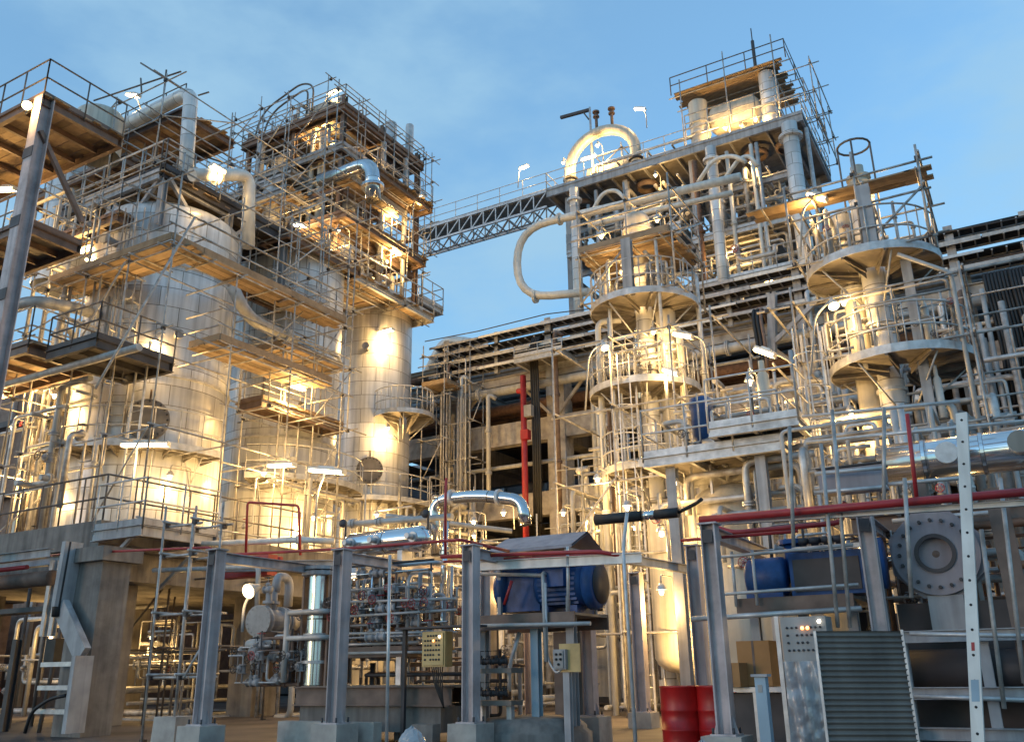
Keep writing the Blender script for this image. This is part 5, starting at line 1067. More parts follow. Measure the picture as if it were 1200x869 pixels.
for k in (.1, .45, .95): MB().flange((hd.x + L_ * k, 12.38, hd.z + .02), -Y, .09, .04, 6).tube((hd.x + L_ * k, 12.4, hd.z + .02), (hd.x + L_ * k, 12.2, hd.z + .02), .05, 10).build('nozzle', 'galv', hv)
for k in (-.1, 1.05):
    MB().tube((hd.x + L_ * k, 12.6, hd.z), (hd.x + L_ * k, 12.6, hd.z + .42), .02, 6).lathe((hd.x + L_ * k, 12.55, hd.z + .42), -Y, [(0, -.02), (.075, 0), (.075, .05), (0, .06)], 14).build('pressure_gauge', 'dark', hv)
fd = on_y(446, 690, 12.5)
pf = thing('flanged_pump', 'brown centrifugal pump with a round bolted face in the manifold', 'pump', (fd.x, 12.5, 1.8))
MB().flange((fd.x, 12.5, fd.z), -Y, .24, .06, 12).build('face_flange', 'brown', pf)
MB().lathe((fd.x, 12.5, fd.z), -Y, [(0, -.35), (.2, -.33), (.26, -.2), (.26, -.06), (0, -.05)], 24).build('casing', 'rust', pf)
MB().lathe((fd.x, 12.44, fd.z), -Y, [(.09, 0), (.09, .06), (.07, .06), (.07, .01), (0, .01)], 20).build('inlet', 'dark', pf)
MB().bb(fd.x - .2, fd.x + .2, 12.4, 12.9, fd.z - .8, fd.z - .27).build('pedestal', 'rust', pf)
mx0, mx1 = on_y(405, 700, 12.6).x, on_y(535, 700, 12.6).x
piping('crowded small valves and pipes beneath the polished receiver', mx0, mx1, 12.35, 13.4, 1.5, 2.95, 60, rs=(.018, .05), valves=22, seed=91, mats=('galv', 'grey', 'brown', 'pipe', 'chrome'), vert=.45)
piping('pipes and valves under the exchanger on the skid', e0.x - .4, fx + .4, 12.2, 13.5, .96, 2.0, 30, rs=(.02, .05), valves=9, seed=92, mats=('grey', 'galv', 'brown', 'pipe'), vert=.5)
piping('pipes and valves behind the filter vessel', e0.x + .5, fx + .6, 12.9, 14.2, 1.5, 2.9, 36, rs=(.02, .06), valves=14, seed=93, mats=('grey', 'galv', 'brown', 'pipe'), vert=.5)
piping('lines low behind the buff panel', mx0, mx1 + .8, 12.6, 13.6, .3, 1.5, 24, rs=(.02, .06), valves=6, seed=94, mats=('dark', 'brown', 'grey'))
for i in range(4):
    a = on_y(405, (705, 722, 742, 765)[i], 12.2); b = on_y(535, (703, 716, 742, 765)[i] - 2, 12.2)
    pipe(('upper thin rail pipe in front of the manifold', 'second thin rail pipe in front of the manifold', 'third rail pipe in front of the manifold', 'lowest rail pipe in front of the manifold')[i], [a, b], .022, 'pipe', n=8)
tb = thing('equipment_table', 'brown steel table below the manifold beside the buff panel', 'table', (mx0, 12.6, 0))
MB().bb(mx0 + .1, mx0 + 1.5, 12.3, 13.2, 1.38, 1.55).build('top', 'brown', tb)
for x in (mx0 + .2, mx0 + 1.4): MB().ibeam((x, 12.4, .1), (x, 12.4, 1.38), .1, .1).build('leg', 'galv', tb)
big = thing('bent_pipe', 'thick silver pipe bridging up and over behind the motor canopy', 'pipe', on_y(512, 640, 14))
MB().path([on_y(512, 650, 14), on_y(507, 586, 14), on_y(560, 580, 14), on_y(612, 586, 14), on_y(616, 615, 14)], .115, 16, bend=.35).build('pipe', 'chrome', big)
for q in ((530, 583), (585, 583)): c = on_y(*q, 14); MB().flange(c, X, .16, .06).build('flange', 'galv', big)
pipe('silver vertical pipe at the right end of the manifold', [on_y(523, 610, 12.9), on_y(517, 730, 12.9)], .06, 'chrome', n=14, flanges=(.3,))
pipe('long white pipe running level behind the first portal columns', [on_y(238, 637, 15), on_y(352, 632, 15), on_y(392, 634, 15.4)], .07, 'whitep', flanges=(.8,), n=12)
pipe('second white pipe just below running behind the exchanger', [on_y(180, 668, 14.2), on_y(303, 664, 14.2), on_y(301, 715, 14.2)], .055, 'pipe', n=12, bend=.12)
pipe('pale pipe crossing above the receiver', [on_y(402, 614, 13.6), on_y(530, 605, 13.6)], .06, 'pipe', flanges=(.1, .35), n=12)
pipe('thin pipe sloping above the manifold to the canopy', [on_y(452, 604, 13.9), on_y(600, 622, 15.4)], .05, 'pipe', n=10)
piping('thick of tiny valves in front of the manifold', mx0, mx1, 12.2, 12.5, 1.7, 2.9, 40, rs=(.012, .03), valves=36, seed=101, mats=('galv', 'grey', 'brown', 'dark', 'chrome'), vert=.5, segs=2)
piping('tiny valves and tubing round the exchanger', e0.x - .3, fx - .2, 12.0, 12.3, 1.0, 1.9, 22, rs=(.012, .028), valves=18, seed=102, mats=('galv', 'grey', 'brown', 'dark'), vert=.5, segs=2)
piping('tiny valves and tubing low by the red drum column', on_y(870, 650, 13.2).x, on_y(1000, 650, 13.2).x, 12.9, 13.4, 1.9, 3.1, 30, rs=(.012, .03), valves=20, seed=103, mats=('galv', 'grey', 'brown', 'dark'), vert=.5, segs=2)
for k_, (px_, d_, s_l, lb_) in enumerate(((330, 13.0, 1.4, 'loose grey hose lying on the ground by the kerb'), (600, 13.2, 1.2, 'loose black hose lying on the ground by the pink column'), (700, 12.6, 1.5, 'dark hose curled near the red drums'))):
    q_ = at_d(px_, 850, d_); MB().path([(q_.x - s_l / 2, q_.y, .03), (q_.x - s_l / 5, q_.y + .3, .03), (q_.x + s_l / 6, q_.y - .25, .03), (q_.x + s_l / 3, q_.y + .15, .03), (q_.x + s_l, q_.y - .1, .03)], .025, 8, bend=.3).build('loose_hose', 'black' if k_ else 'grey', None, lb_, 'hose')
# buff panel, switch box
def dots(t, c, w, h, nx, nz, r, m='dark', skip=0.):
    b = MB(); rn = random.Random(3)
    for i in range(nx):
        for k in range(nz):
            if rn.random() < skip: continue
            p_ = Vector(c) + Vector(((i + .5) / nx * w - w / 2, 0, (k + .5) / nz * h - h / 2)); b.lathe(p_, -Y, [(0, -.002), (r, 0), (r, .012), (0, .013)], 8)
    return b.build('indicators', m, t)
c = on_y(508, 760, 11.7); pl = thing('control_panel', 'buff control panel with rows of dark indicators and two lit lamps', 'control panel', c)
pw, ph = .43, .52
MB().box(c + Y * .1, (pw, .2, ph)).build('cabinet', 'yellow', pl); MB().box(c + Y * -.012, (pw - .05, .02, ph - .05)).build('door', 'yellow', pl)
dots(pl, c + Vector((-.01, -.024, .02)), pw * .72, ph * .8, 6, 6, .016, skip=.12)
for dx_, dz_, m in ((.13, .18, 'lensw'), (.02, .12, 'redlens')): MB().lathe(c + Vector((dx_, -.03, dz_)), -Y, [(0, 0), (.02, .005), (.012, .02), (0, .022)], 10).build('lit_lamp', m, pl)
MB().box(c + Vector((.05, .1, ph / 2 + .06)), (1.5, .35, .03)).build('rain_hood', 'dark', pl)
for k in range(6): MB().path([c + Vector((-.1 + k * .04, .1, -ph / 2)), c + Vector((-.05 + k * .03, .1, -.5 - k * .03)), c + Vector((.1, .15, -.85))], .01, 6, bend=.1).build('cable', 'black', pl)
for s_ in (-1, 1): MB().bb(c.x + s_ * .62 - .03, c.x + s_ * .62 + .03, c.y + .07, c.y + .13, 0, c.z + ph / 2 + .04).build('post', 'dark', pl)
c = on_y(655, 772, 12.2); sb_ = thing('switch_box', 'small grey switch box with white face and black knobs on a post', 'switch box', (c.x, c.y, 0))
MB().box(c + Y * .08, (.2, .14, .28)).build('box', 'grey', sb_); MB().box(c + Y * -.0, (.14, .02, .24)).build('face', 'white', sb_)
for dx_, dz_ in ((-.035, .07), (.035, .07), (-.035, 0), (.035, 0), (0, -.07)): MB().lathe(c + Vector((dx_, -.012, dz_)), -Y, [(.018, 0), (.018, .02), (0, .022)], 10).build('knob', 'black', sb_)
MB().box(c + Vector((.13, .1, .02)), (.34, .02, .4)).build('back_board', 'yellow', sb_)
MB().ibeam((c.x + .05, c.y + .16, .02), (c.x + .05, c.y + .16, c.z + .2), .1, .1).build('post', 'grey', sb_)
MB().path([(c.x - .25, c.y + .1, 2.4), (c.x - .25, c.y + .1, c.z + .0), (c.x - .1, c.y + .1, c.z - .2), (c.x, c.y + .1, c.z - .13)], .022, 8, bend=.12).build('conduit', 'galv', sb_)
# ---------------------------------------------------------------- blue motor under its little roof
ym = 12.95
m0 = on_y(600, 700, ym); m1 = on_y(698, 684, ym); zc = m1.z
mt = thing('electric_motor', 'big blue electric motor with a round end cap under the dark roof', 'motor', (m1.x - .6, ym, zc - .45))
MB().lathe((m1.x - .95, ym, zc), X, [(0, 0), (.3, 0), (.34, .05), (.34, .85), (.0, .86)], 32).build('body', 'blue', mt)
f_ = MB()
for k in range(28):
    a_ = 2 * math.pi * k / 28; e = Vector((0, math.cos(a_), math.sin(a_)));
    if e.z > -.9: f_.bar(Vector((m1.x - .85, ym, zc)) + e * .355, Vector((m1.x - .2, ym, zc)) + e * .355, .012, .04)
f_.build('cooling_fins', 'blue', mt)
MB().lathe((m1.x - .09, ym, zc), X, [(.34, 0), (.39, .01), (.39, .12), (.34, .17), (0, .18)], 36).build('end_cap', 'blue', mt)
MB().lathe((m1.x + .09, ym, zc), X, [(.3, 0), (.3, .012), (0, .012)], 32).build('fan_grille', 'dark', mt)
MB().box((m1.x - .5, ym - .38, zc + .1), (.35, .2, .28)).build('terminal_box', 'blue', mt)
for k in (.75, .25): MB().box((m1.x - k, ym, zc - .38), (.12, .6, .12)).build('foot', 'blue', mt)
bl = thing('blower_casing', 'dark blue blower casing with a red lever left of the big motor', 'blower', (m0.x, ym, zc - .4))
MB().box((m0.x + .25, ym + .1, zc - .02), (.75, .6, .7)).build('casing', 'blue', bl); MB().lathe((m0.x - .2, ym, zc), X, [(.1, 0), (.3, .02), (.34, .1), (.34, .2), (.0, .2)], 26).build('scroll', 'blue', bl)
MB().tube(on_y(591, 708, ym - .5), on_y(600, 680, ym - .5), .025, 8).build('red_lever', 'red', bl)
MB().tube((m0.x + .6, ym, zc), (m1.x - .9, ym, zc), .09, 14).build('coupling', 'galv', bl)
mtb = thing('motor_table', 'brown steel table under the blue motor with pale grating edge', 'table', (m0.x, ym, 0))
za = zc - .46
MB().bb(m0.x - .45, m1.x - .1, ym - .55, ym + .6, za - .02, za + .015).build('top', 'plate', mtb); MB().bb(m0.x - .45, m1.x - .1, ym - .6, ym - .554, za - .2, za + .03).bb(m0.x - .45, m1.x - .1, ym + .604, ym + .65, za - .2, za + .03).build('side_beam', 'brown', mtb)
for x in (m0.x - .3, m0.x + .65, m1.x - .25): MB().ibeam((x, ym - .4, .35), (x, ym - .4, za - .02), .13, .13).build('leg', 'sky' if x == m0.x + .65 else 'grey', mtb)
MB().bb(m0.x + .9, m1.x - .15, ym - .3, ym - .26, .5, za - .25).build('back_panel', 'brown', mtb)
pipe('thin pale rail pipe under the motor table edge', [on_y(556, 733, 12.2), on_y(692, 730, 12.2)], .03, 'pipe', n=8)
pipe('thin pale pipe bending down in front of the blue motor', [on_y(560, 672, 12.5), on_y(640, 674, 12.5), on_y(636, 670, 12.4), on_y(640, 775, 12.2)], .03, 'pipe', n=8, bend=.08)
pipe('short thin pipe stand in front of the blue motor', [on_y(665, 640, 12.3), on_y(666, 715, 12.3)], .025, 'galv', n=8)
r0 = on_y(592, 640, 12.6); r1 = on_y(668, 636, 12.6)
cr = thing('canopy_roof', 'small dark pitched canopy roof above the blue motor', 'roof', (r0.x, 12.6, r0.z))
xa, xb, z_ = r0.x - .3, r1.x + .05, r1.z - .02; yy0, yy1 = 12.55, 13.75
s = MB(); s._add([(xa, yy0, z_), (xb, yy0, z_), (xb, (yy0 + yy1) / 2, z_ + .27), (xa, (yy0 + yy1) / 2, z_ + .27), (xb, yy1, z_), (xa, yy1, z_)], [(0, 1, 2, 3), (3, 2, 4, 5)], False)
s._add([(xa, yy0, z_ - .04), (xb, yy0, z_ - .04), (xb, (yy0 + yy1) / 2, z_ + .23), (xa, (yy0 + yy1) / 2, z_ + .23), (xb, yy1, z_ - .04), (xa, yy1, z_ - .04)], [(3, 2, 1, 0), (5, 4, 2, 3)], False)
s.bb(xa, xb, yy0 - .006, yy0 + .0, z_ - .05, z_ + .0); s.build('roof_sheet', 'roofm', cr)
for x in (xa + .15, xb - .15):
    for y in (yy0 + .12, yy1 - .12): MB().bb(x - .03, x + .03, y - .03, y + .03, za + .02, z_ + .0).build('post', 'grey', cr)
    MB().bar((x, yy0 + .12, z_ - .05), (x, yy1 - .12, z_ - .05), .05, .05).build('tie', 'grey', cr)
# valves under the table
vb = thing('valve_bench', 'wooden topped bench of small black valves under the motor table', 'bench', on_y(585, 790, 12.2))
for k, py in enumerate((783, 820)):
    a = on_y(556, py, 12.1); b = on_y(603, py, 12.1); MB().bb(a.x, b.x, 12.0, 12.35, a.z - .07, a.z).build('shelf', 'plate', vb)
    for j in range(4): valve_mb(vb, (a.x + .08 + j * .14, 12.15, a.z + .1), X, .035, m='dark', wheel='black')
for x in (a.x + .1, b.x - .1): MB().bb(x - .04, x + .04, 12.1, 12.2, 0, a.z - .07).build('leg', 'galv', vb)
hb = thing('foundation_block', 'low rounded concrete block on the ground below the motor table', 'foundation', at_d(620, 850, 15))
q = at_d(625, 850, 14.6); MB().lathe((q.x, q.y, 0), Z, [(.9, 0), (.9, .25), (.82, .3), (.82, .34), (.7, .45), (0, .5)], 28).build('block', 'conc', hb)
MB().path([q + Vector((-.3, -.2, .5)) * 1, (q.x - .3, q.y - .2, 1.2), (q.x - .1, q.y - .2, 1.7)], .035, 8, bend=.2).build('drain_hose', 'galv', hb)
# black insulated hose line and leaning tube
bp = thing('hose_line', 'thick black line with silver end crossing above the motor canopy', 'pipe', on_y(700, 608, 13.2))
MB().tube(on_y(698, 609, 13.2), on_y(752, 604, 13.2), .085, 14).build('front_hose', 'black', bp); MB().tube(on_y(752, 604, 13.2), on_y(768, 603, 13.2), .075, 14).build('silver_joint', 'chrome', bp); MB().tube(on_y(768, 603, 13.2), on_y(795, 600, 13.2), .08, 14).build('hose_end', 'black', bp)
MB().path([on_y(795, 600, 13.2), on_y(815, 590, 13.2), on_y(822, 585, 13.0)], .03, 8, bend=.1).build('cable_tail', 'black', bp)
pipe('pale tube leaning from the ground up past the black line', [at_d(745, 872, 12.2), at_d(730, 640, 12.9), at_d(735, 600, 12.9)], .028, 'galv', n=8, bend=.2)
for i, (px, y0, y1, d) in enumerate(((455, 650, 872, 12.6), (662, 640, 868, 13), (1041, 600, 560, 11))):
    pass
pipe('thin upright tube in front of the manifold', [at_d(453, 873, 12.8), at_d(457, 650, 12.8)], .024, 'galv', n=8, name='upright_tube')
# ---------------------------------------------------------------- blue machine at the right on its platform
yb = 12.5
b0 = on_y(872, 700, yb); b1 = on_y(1005, 690, yb); zt_ = on_y(940, 700, yb).z
mp_ = thing('machine_platform', 'brown steel platform with pale rails carrying the blue compressor', 'platform', (b0.x, yb, 0))
MB().bb(b0.x, b1.x, yb - .4, yb - .36, zt_ - .2, zt_ + .0).build('fascia', 'brown', mp_); MB().bb(b0.x, b1.x, yb - .355, yb + 1.2, zt_ - .06, zt_ - .02).build('deck', 'plate', mp_)
for x in (b0.x + .1, b0.x + .75, b1.x - .12): MB().ibeam((x, yb + .1, 0), (x, yb + .1, zt_ - .065), .12, .12).build('leg', 'grey', mp_)
for zz in (.06, .55): MB().tube((b0.x - .35, yb - .5, zt_ + zz), (b1.x + .1, yb - .5, zt_ + zz + .03), .022, 8).build('rail', 'galv', mp_)
MB().tube((b0.x - .6, yb - .5, zt_ - .24), (b1.x + .1, yb - .5, zt_ - .2), .035, 8).build('rail', 'galv', mp_)
for x in (b0.x + .02, b0.x + .3): MB().tube((x, yb - .47, zt_ - .1), (x, yb - .47, zt_ + .62), .022, 8).build('rail_post', 'galv', mp_)
cmp_ = thing('compressor', 'blue compressor with motor, dark casing and pipe head on the brown platform', 'compressor', (b0.x + .6, yb + .2, zt_))
MB().lathe((b0.x + .05, yb + .15, zt_ + .3), X, [(0, 0), (.22, .0), (.27, .04), (.27, .5), (.22, .55), (0, .55)], 26).build('motor', 'blue', cmp_)
MB().box((b0.x + .05 + .25, yb + .15, zt_ + .04), (.5, .4, .09)).build('motor_foot', 'blue', cmp_)
MB().box((b0.x + 1.15, yb + .2, zt_ + .3), (.95, .55, .56)).build('casing', 'blue', cmp_); MB().box((b0.x + 1.15, yb - .085, zt_ + .28), (.85, .02, .42)).build('casing_panel', 'dark', cmp_)
MB().box((b0.x + 1.2, yb - .12, zt_ + .62), (.9, .06, .06)).build('cover_strip', 'galv', cmp_)
MB().tube((b0.x + .7, yb + .2, zt_ + .3), (b0.x + .7, yb + .2, zt_ + .78), .13, 18).flange((b0.x + .7, yb + .2, zt_ + .76), Z, .2, .06, 8).build('suction_head', 'blue', cmp_)
for k in range(4): MB().lathe((b0.x + .85 + k * .16, yb + .1, zt_ + .585), Z, [(.05, 0), (.05, .12), (.08, .13), (.08, .2), (0, .21)], 12).build('cylinder_head', 'dark', cmp_)
MB().lathe((b1.x + .15, yb + .15, zt_ + .4), X, [(0, 0), (.3, .0), (.33, .04), (.33, .2), (0, .21)], 24).build('flywheel_guard', 'blue', cmp_)
MB().tube((b0.x + 1.68, yb - .1, zt_ + .25), (b0.x + 1.68, yb - .1, zt_ + .5), .05, 12).build('extinguisher', 'red', cmp_)
piping('small pipes with tiny glints behind the blue compressor', b0.x + .4, b1.x + .9, yb + .8, yb + 1.8, zt_, zt_ + 1.0, 24, rs=(.015, .04), valves=8, seed=95, mats=('brown', 'galv', 'pipe'))
for i, (xa_, ya_, xb_, yb_) in enumerate(((982, 735, 962, 520), (996, 735, 975, 480), (1036, 600, 1036, 478), (930, 640, 925, 500), (1177, 830, 1150, 620), (1200, 800, 1172, 560), (1068, 700, 1060, 560))):
    a = at_d(xa_, ya_, 10.9 if i < 4 else 10.2); b = at_d(xb_, yb_, 10.9 if i < 4 else 10.2)
    MB().tube(a, b, .024, 8).build('scaffold_tube', 'tube', None, ('upright scaffold tube crossing in front of the blue compressor', 'taller scaffold tube right beside it on the compressor front', 'scaffold tube standing right of the box on the chrome pipe', 'scaffold tube above the mauve column of the red drums', 'leaning scaffold tube right of the white drilled post', 'leaning scaffold tube at the right edge of the frame', 'scaffold tube left of the big round flange')[i], 'scaffold tube')
for i, (p1, p2, d) in enumerate((((945, 518), (1212, 492), 12.2), ((940, 488), (1125, 470), 12.6), ((955, 555), (1035, 548), 11.4), ((1030, 568), (1125, 560), 11.2), ((955, 577), (1040, 570), 11.4), ((1066, 742), (1212, 745), 10.5), ((1066, 815), (1212, 820), 10.5))):
    y_ = at_d((p1[0] + p2[0]) / 2, 550, d).y
    pipe(('long level rail above the chrome horizontal pipe', 'upper level rail left of the white drilled post', 'short rail over the grey box by the chrome pipe', 'silver rail under the chrome horizontal pipe', 'lower rail under the grey box', 'pale blue rail below the big round flange', 'lowest rail near the ground at the right')[i], [on_y(*p1, y_), on_y(*p2, y_)], .026, 'galv', n=8, name='rail_pipe', cat='rail')
q = on_y(1000, 563, 12.4); t = thing('grey_box', 'long grey sheet metal box at the left end of the chrome pipe', 'box', q)
MB().box(q, (.82, .35, .3)).build('box_body', 'roofm', t); MB().box(q + Z * .17, (.86, .4, .02)).build('lid', 'dark', t)
# chrome horizontal pipe
yc = 13.9; c0 = on_y(1030, 543, yc); c1 = on_y(1200, 529, yc)
ch = thing('large_clad_pipe', 'large chrome clad horizontal pipe at the right edge reflecting the blue sky', 'pipe', c0)
MB().tube((c0.x, yc, c0.z - .03), (c1.x + 3.5, yc, c0.z - .03), .29, 40).build('cladding', 'chrome', ch)
for x in (c0.x + .6, c0.x + 1.35, c0.x + 2.1, c0.x + 3.0): MB().lathe((x, yc, c0.z - .03), X, [(.291, 0), (.3, .005), (.3, .05), (.291, .055)], 40, smooth=False).build('strap', 'chrome', ch)
MB().tube((c0.x + .95, yc - .25, c0.z - .05), (c0.x + .95, yc - .45, c0.z - .05), .1, 14).flange((c0.x + .95, yc - .45, c0.z - .05), Y, .15, .05, 8).build('nozzle', 'galv', ch)
MB().tube((c0.x + 1.85, yc - .25, c0.z - .02), (c0.x + 1.85, yc - .5, c0.z - .02), .15, 14).build('side_branch', 'jacket2', ch)
for x in (c0.x + .5, c0.x + 2.2): MB().bb(x - .1, x + .1, yc - .2, yc + .2, c0.z - .75, c0.z - .33).build('saddle', 'brown', ch)
hb_ = thing('support_beam', 'brown steel beam under the chrome horizontal pipe', 'beam', (c0.x, yc, c0.z - .8)); MB().ibeam((c0.x - .5, yc, c0.z - .9), (c1.x + 3.5, yc, c0.z - .9), .2, .28).build('beam', 'brown', hb_)
for x in (c0.x + .1, c0.x + 2.6): MB().ibeam((x, yc, 0), (x, yc, c0.z - 1.05), .2, .2).build('leg', 'brown', hb_)
# big flanged machine face
fc = on_y(1096, 648, 12.9)
bf = thing('large_flanged_valve', 'huge grey brown valve body with a round open bore and bolt circle', 'valve', (fc.x, 12.9, fc.z - 1.2))
oc = MB(); ro = .60
pts = [(fc.x + ro * math.sin(R(22.5 + 45 * i)), fc.z + ro * math.cos(R(22.5 + 45 * i))) for i in range(8)]
oc._add([(x, 12.98, z) for x, z in pts] + [(x, 13.3, z) for x, z in pts], [tuple(range(8)), tuple(range(15, 7, -1))] + [(i, i + 8, (i + 1) % 8 + 8, (i + 1) % 8) for i in range(8)], False); oc.build('octagonal_body', 'roofm', bf)
MB().lathe((fc.x, 12.98, fc.z), -Y, [(.53, 0), (.53, .09), (.22, .09), (.22, -.1)], 44, smooth=False).build('face_ring', 'roofm', bf)
MB().lathe((fc.x, 13.02, fc.z), -Y, [(.235, 0), (0, .05)], 30).build('disc', 'brown', bf)
MB().lathe((fc.x, 12.89, fc.z), -Y, [(.25, 0), (.25, .03), (.2, .03), (.2, 0)], 36, smooth=False).build('bore_lip', 'dark', bf)
q_ = MB()
for k in range(20):
    a_ = 2 * math.pi * k / 20; e = Vector((math.cos(a_), 0, math.sin(a_))) * .43 + Vector((fc.x, 12.88, fc.z)); q_.tube(e + Y * .02, e - Y * .04, .024, 6)
q_.build('bolts', 'dark', bf)
MB().box((fc.x + .03, 13.1, fc.z - .78), (.42, .35, .5)).build('pedestal', 'grey', bf)
piping('dim warm pipes behind the big round flange', fc.x - 1.0, fc.x + 2.8, 13.4, 14.8, .3, 3.3, 44, rs=(.02, .06), valves=12, seed=96, mats=('brown', 'rust', 'galv', 'pipe'))
lb_ = thing('machine_support', 'dark steel frame full of shadowed machinery below the big flange', 'steel frame', (fc.x, 12.5, 0))
for z in (.35, .8, 1.45): MB().ibeam((fc.x - .6, 12.3, z), (fc.x + 2.6, 12.3, z), .12, .14).build('rail', 'grey', lb_)
for x in (fc.x - .5, fc.x + .4, fc.x + 1.5): MB().ibeam((x, 12.4, 0), (x, 12.4, 1.4), .12, .12).build('post', 'grey', lb_)
MB().tube((fc.x - .5, 12.8, 1.05), (fc.x + 2.6, 12.8, 1.05), .26, 20).build('dark_pipe', 'dark', lb_)
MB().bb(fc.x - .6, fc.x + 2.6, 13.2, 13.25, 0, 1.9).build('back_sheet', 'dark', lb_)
cl_ = on_y(1180, 620, 12.6)
beam_px('brown leaning steel column right of the white drilled post', Vector((cl_.x, 12.6, 0)), Vector((cl_.x - .05, 12.6, 3.2)), .24, .24, 'brown', 'steel_column', 'steel column')
# drilled white post
pp = at_d(1140, 869, 9.2); pq = at_d(1127, 485, 9.2); hz = pq.z
dp = thing('drilled_post', 'tall white square post with a row of drilled holes, leaning slightly', 'post', (pp.x, pp.y, 0))
p0 = Vector((pp.x, pp.y, 0)); p1 = Vector((pq.x, pq.y, pq.z)); dn = (p1 - p0).normalized(); off = Y * -.0562
MB().bar(p0, p1, .11, .11).build('post_body', 'whitep', dp)
h_ = MB(); z = .25
sd_ = dn.cross(X).normalized(); sd_ = sd_ if sd_.y < 0 else -sd_
while z < (p1 - p0).length: h_.lathe(p0 + dn * z + sd_ * .0555, sd_, [(0, 0), (.014, 0.0005), (.014, .001), (0, .002)], 8); z += .24
h_.build('holes', 'black', dp)
MB().bar(p0 + dn * .78 + sd_ * .0565, p0 + dn * .98 + sd_ * .0565, .07, .002).build('sticker', 'sky', dp)
MB().bar(p0 + dn * 1.25 + sd_ * .0565, p0 + dn * 1.33 + sd_ * .0565, .03, .002).build('red_tag', 'red', dp)
# corrugated sheet
w0 = at_d(962, 800, 9.3); w1 = at_d(1066, 800, 9.3); tz = at_d(1015, 738, 9.3).z
cs = thing('corrugated_sheet', 'grey corrugated metal sheet leaning upright at the bottom right', 'sheet', (w0.x, w0.y, 0))
s = MB(); rows = 27; dirx = (w1 - w0).normalized(); nrm = dirx.cross(Z); W_ = (w1 - w0).length; vs = []; fs = []
for i in range(rows * 4 + 1):
    z = tz * i / (rows * 4); o_ = .016 * math.sin(i * math.pi / 2 + .4); 
    for k in (0, 1): vs.append(w0 + dirx * W_ * k + nrm * o_ - Vector((0, 0, w0.z)) + Z * z)
for i in range(rows * 4): fs.append((2 * i, 2 * i + 1, 2 * i + 3, 2 * i + 2))
s._add(vs, fs, True); s.build('corrugation', 'sheet', cs)
for k in (0, 1): q = w0 + dirx * W_ * k; MB().box((q.x, q.y, tz / 2), (.025, .025, tz)).build('edge_trim', 'galv', cs)
qb = (w0 + w1) / 2 - nrm * .3; MB().bar((qb.x, qb.y, 0), (qb.x + nrm.x * .24, qb.y + nrm.y * .24, tz * .9), .04, .04).build('prop', 'dark', cs)
# film wrapped cabinet
c = at_d(948, 800, 10.9); zt2 = at_d(945, 722, 10.9).z
wc = thing('wrapped_cabinet', 'white control cabinet wrapped in clear plastic film with lit indicators', 'cabinet', (c.x, c.y, 0))
MB().bb(c.x - .25, c.x + .27, c.y, c.y + .35, .25, zt2).build('cabinet', 'white', wc)
dots(wc, (c.x + .01, c.y - .004, zt2 - .25), .44, .34, 8, 4, .014, skip=.2)
for dx_, m in ((.2, 'lensw'), (.0, 'redlens'), (.06, 'redlens')): MB().lathe((c.x + dx_, c.y - .02, zt2 - (.06 if dx_ > .1 else .13)), -Y, [(0, 0), (.022, .004), (.015, .02), (0, .022)], 10).build('lit_lamp', m, wc)
MB().bb(c.x - .22, c.x + .24, c.y - .012, c.y - .004, .6, zt2 - .5).build('dark_window', 'plate', wc)
rn = random.Random(5); s = MB(); nx, nz = 12, 22; vs = []
for j in range(nz + 1):
    for i in range(nx + 1):
        z = .12 + (zt2 - .62) * j / nz; x = c.x - .25 + .5 * i / nx; vs.append((x, c.y - .05 - rn.uniform(0, .05) - .04 * math.sin(i * 1.7 + j * .3), z))
s._add(vs, [(j * (nx + 1) + i, j * (nx + 1) + i + 1, (j + 1) * (nx + 1) + i + 1, (j + 1) * (nx + 1) + i) for j in range(nz) for i in range(nx)], True); s.build('film', 'film', wc)
for x in (c.x - .32,): MB().ibeam((x, c.y + .1, 0), (x, c.y + .1, zt2 + .02), .05, .05).build('side_post', 'galv', wc)
# boxes
def carton(label, px, py, d, w_, h_, z0):
    c = at_d(px, py, d); t = thing('cardboard_box', label, 'box', (c.x, c.y, z0)); MB().bb(c.x - w_ / 2, c.x + w_ / 2, c.y, c.y + .4, z0, z0 + h_).build('carton', 'card', t)
    MB().bb(c.x - .015, c.x + .015, c.y - .004, c.y - .001, z0 + .0, z0 + h_).build('tape', 'brown', t); return c
cc = at_d(884, 800, 12.4)
st = thing('low_crate', 'grey framed steel crate under the cardboard boxes', 'crate', (cc.x, cc.y, 0))
MB().bb(cc.x - .5, cc.x + .55, cc.y - .06, cc.y + .55, .82, .88).build('top', 'galv', st); MB().bb(cc.x - .5, cc.x + .55, cc.y - .02, cc.y + .5, .1, .2).build('base', 'grey', st)
for x in (-.5, -.02, .5): MB().bb(cc.x + x, cc.x + x + .05, cc.y - .05, cc.y + .0, 0, .815).build('upright', 'galv', st)
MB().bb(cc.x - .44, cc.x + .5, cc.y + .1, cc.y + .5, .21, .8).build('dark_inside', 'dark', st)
carton('tall brown cardboard box on the grey crate', 885, 790, 12.5, .44, .58, .885)
carton('shorter brown cardboard box left of the tall one', 857, 790, 12.3, .22, .3, .885)
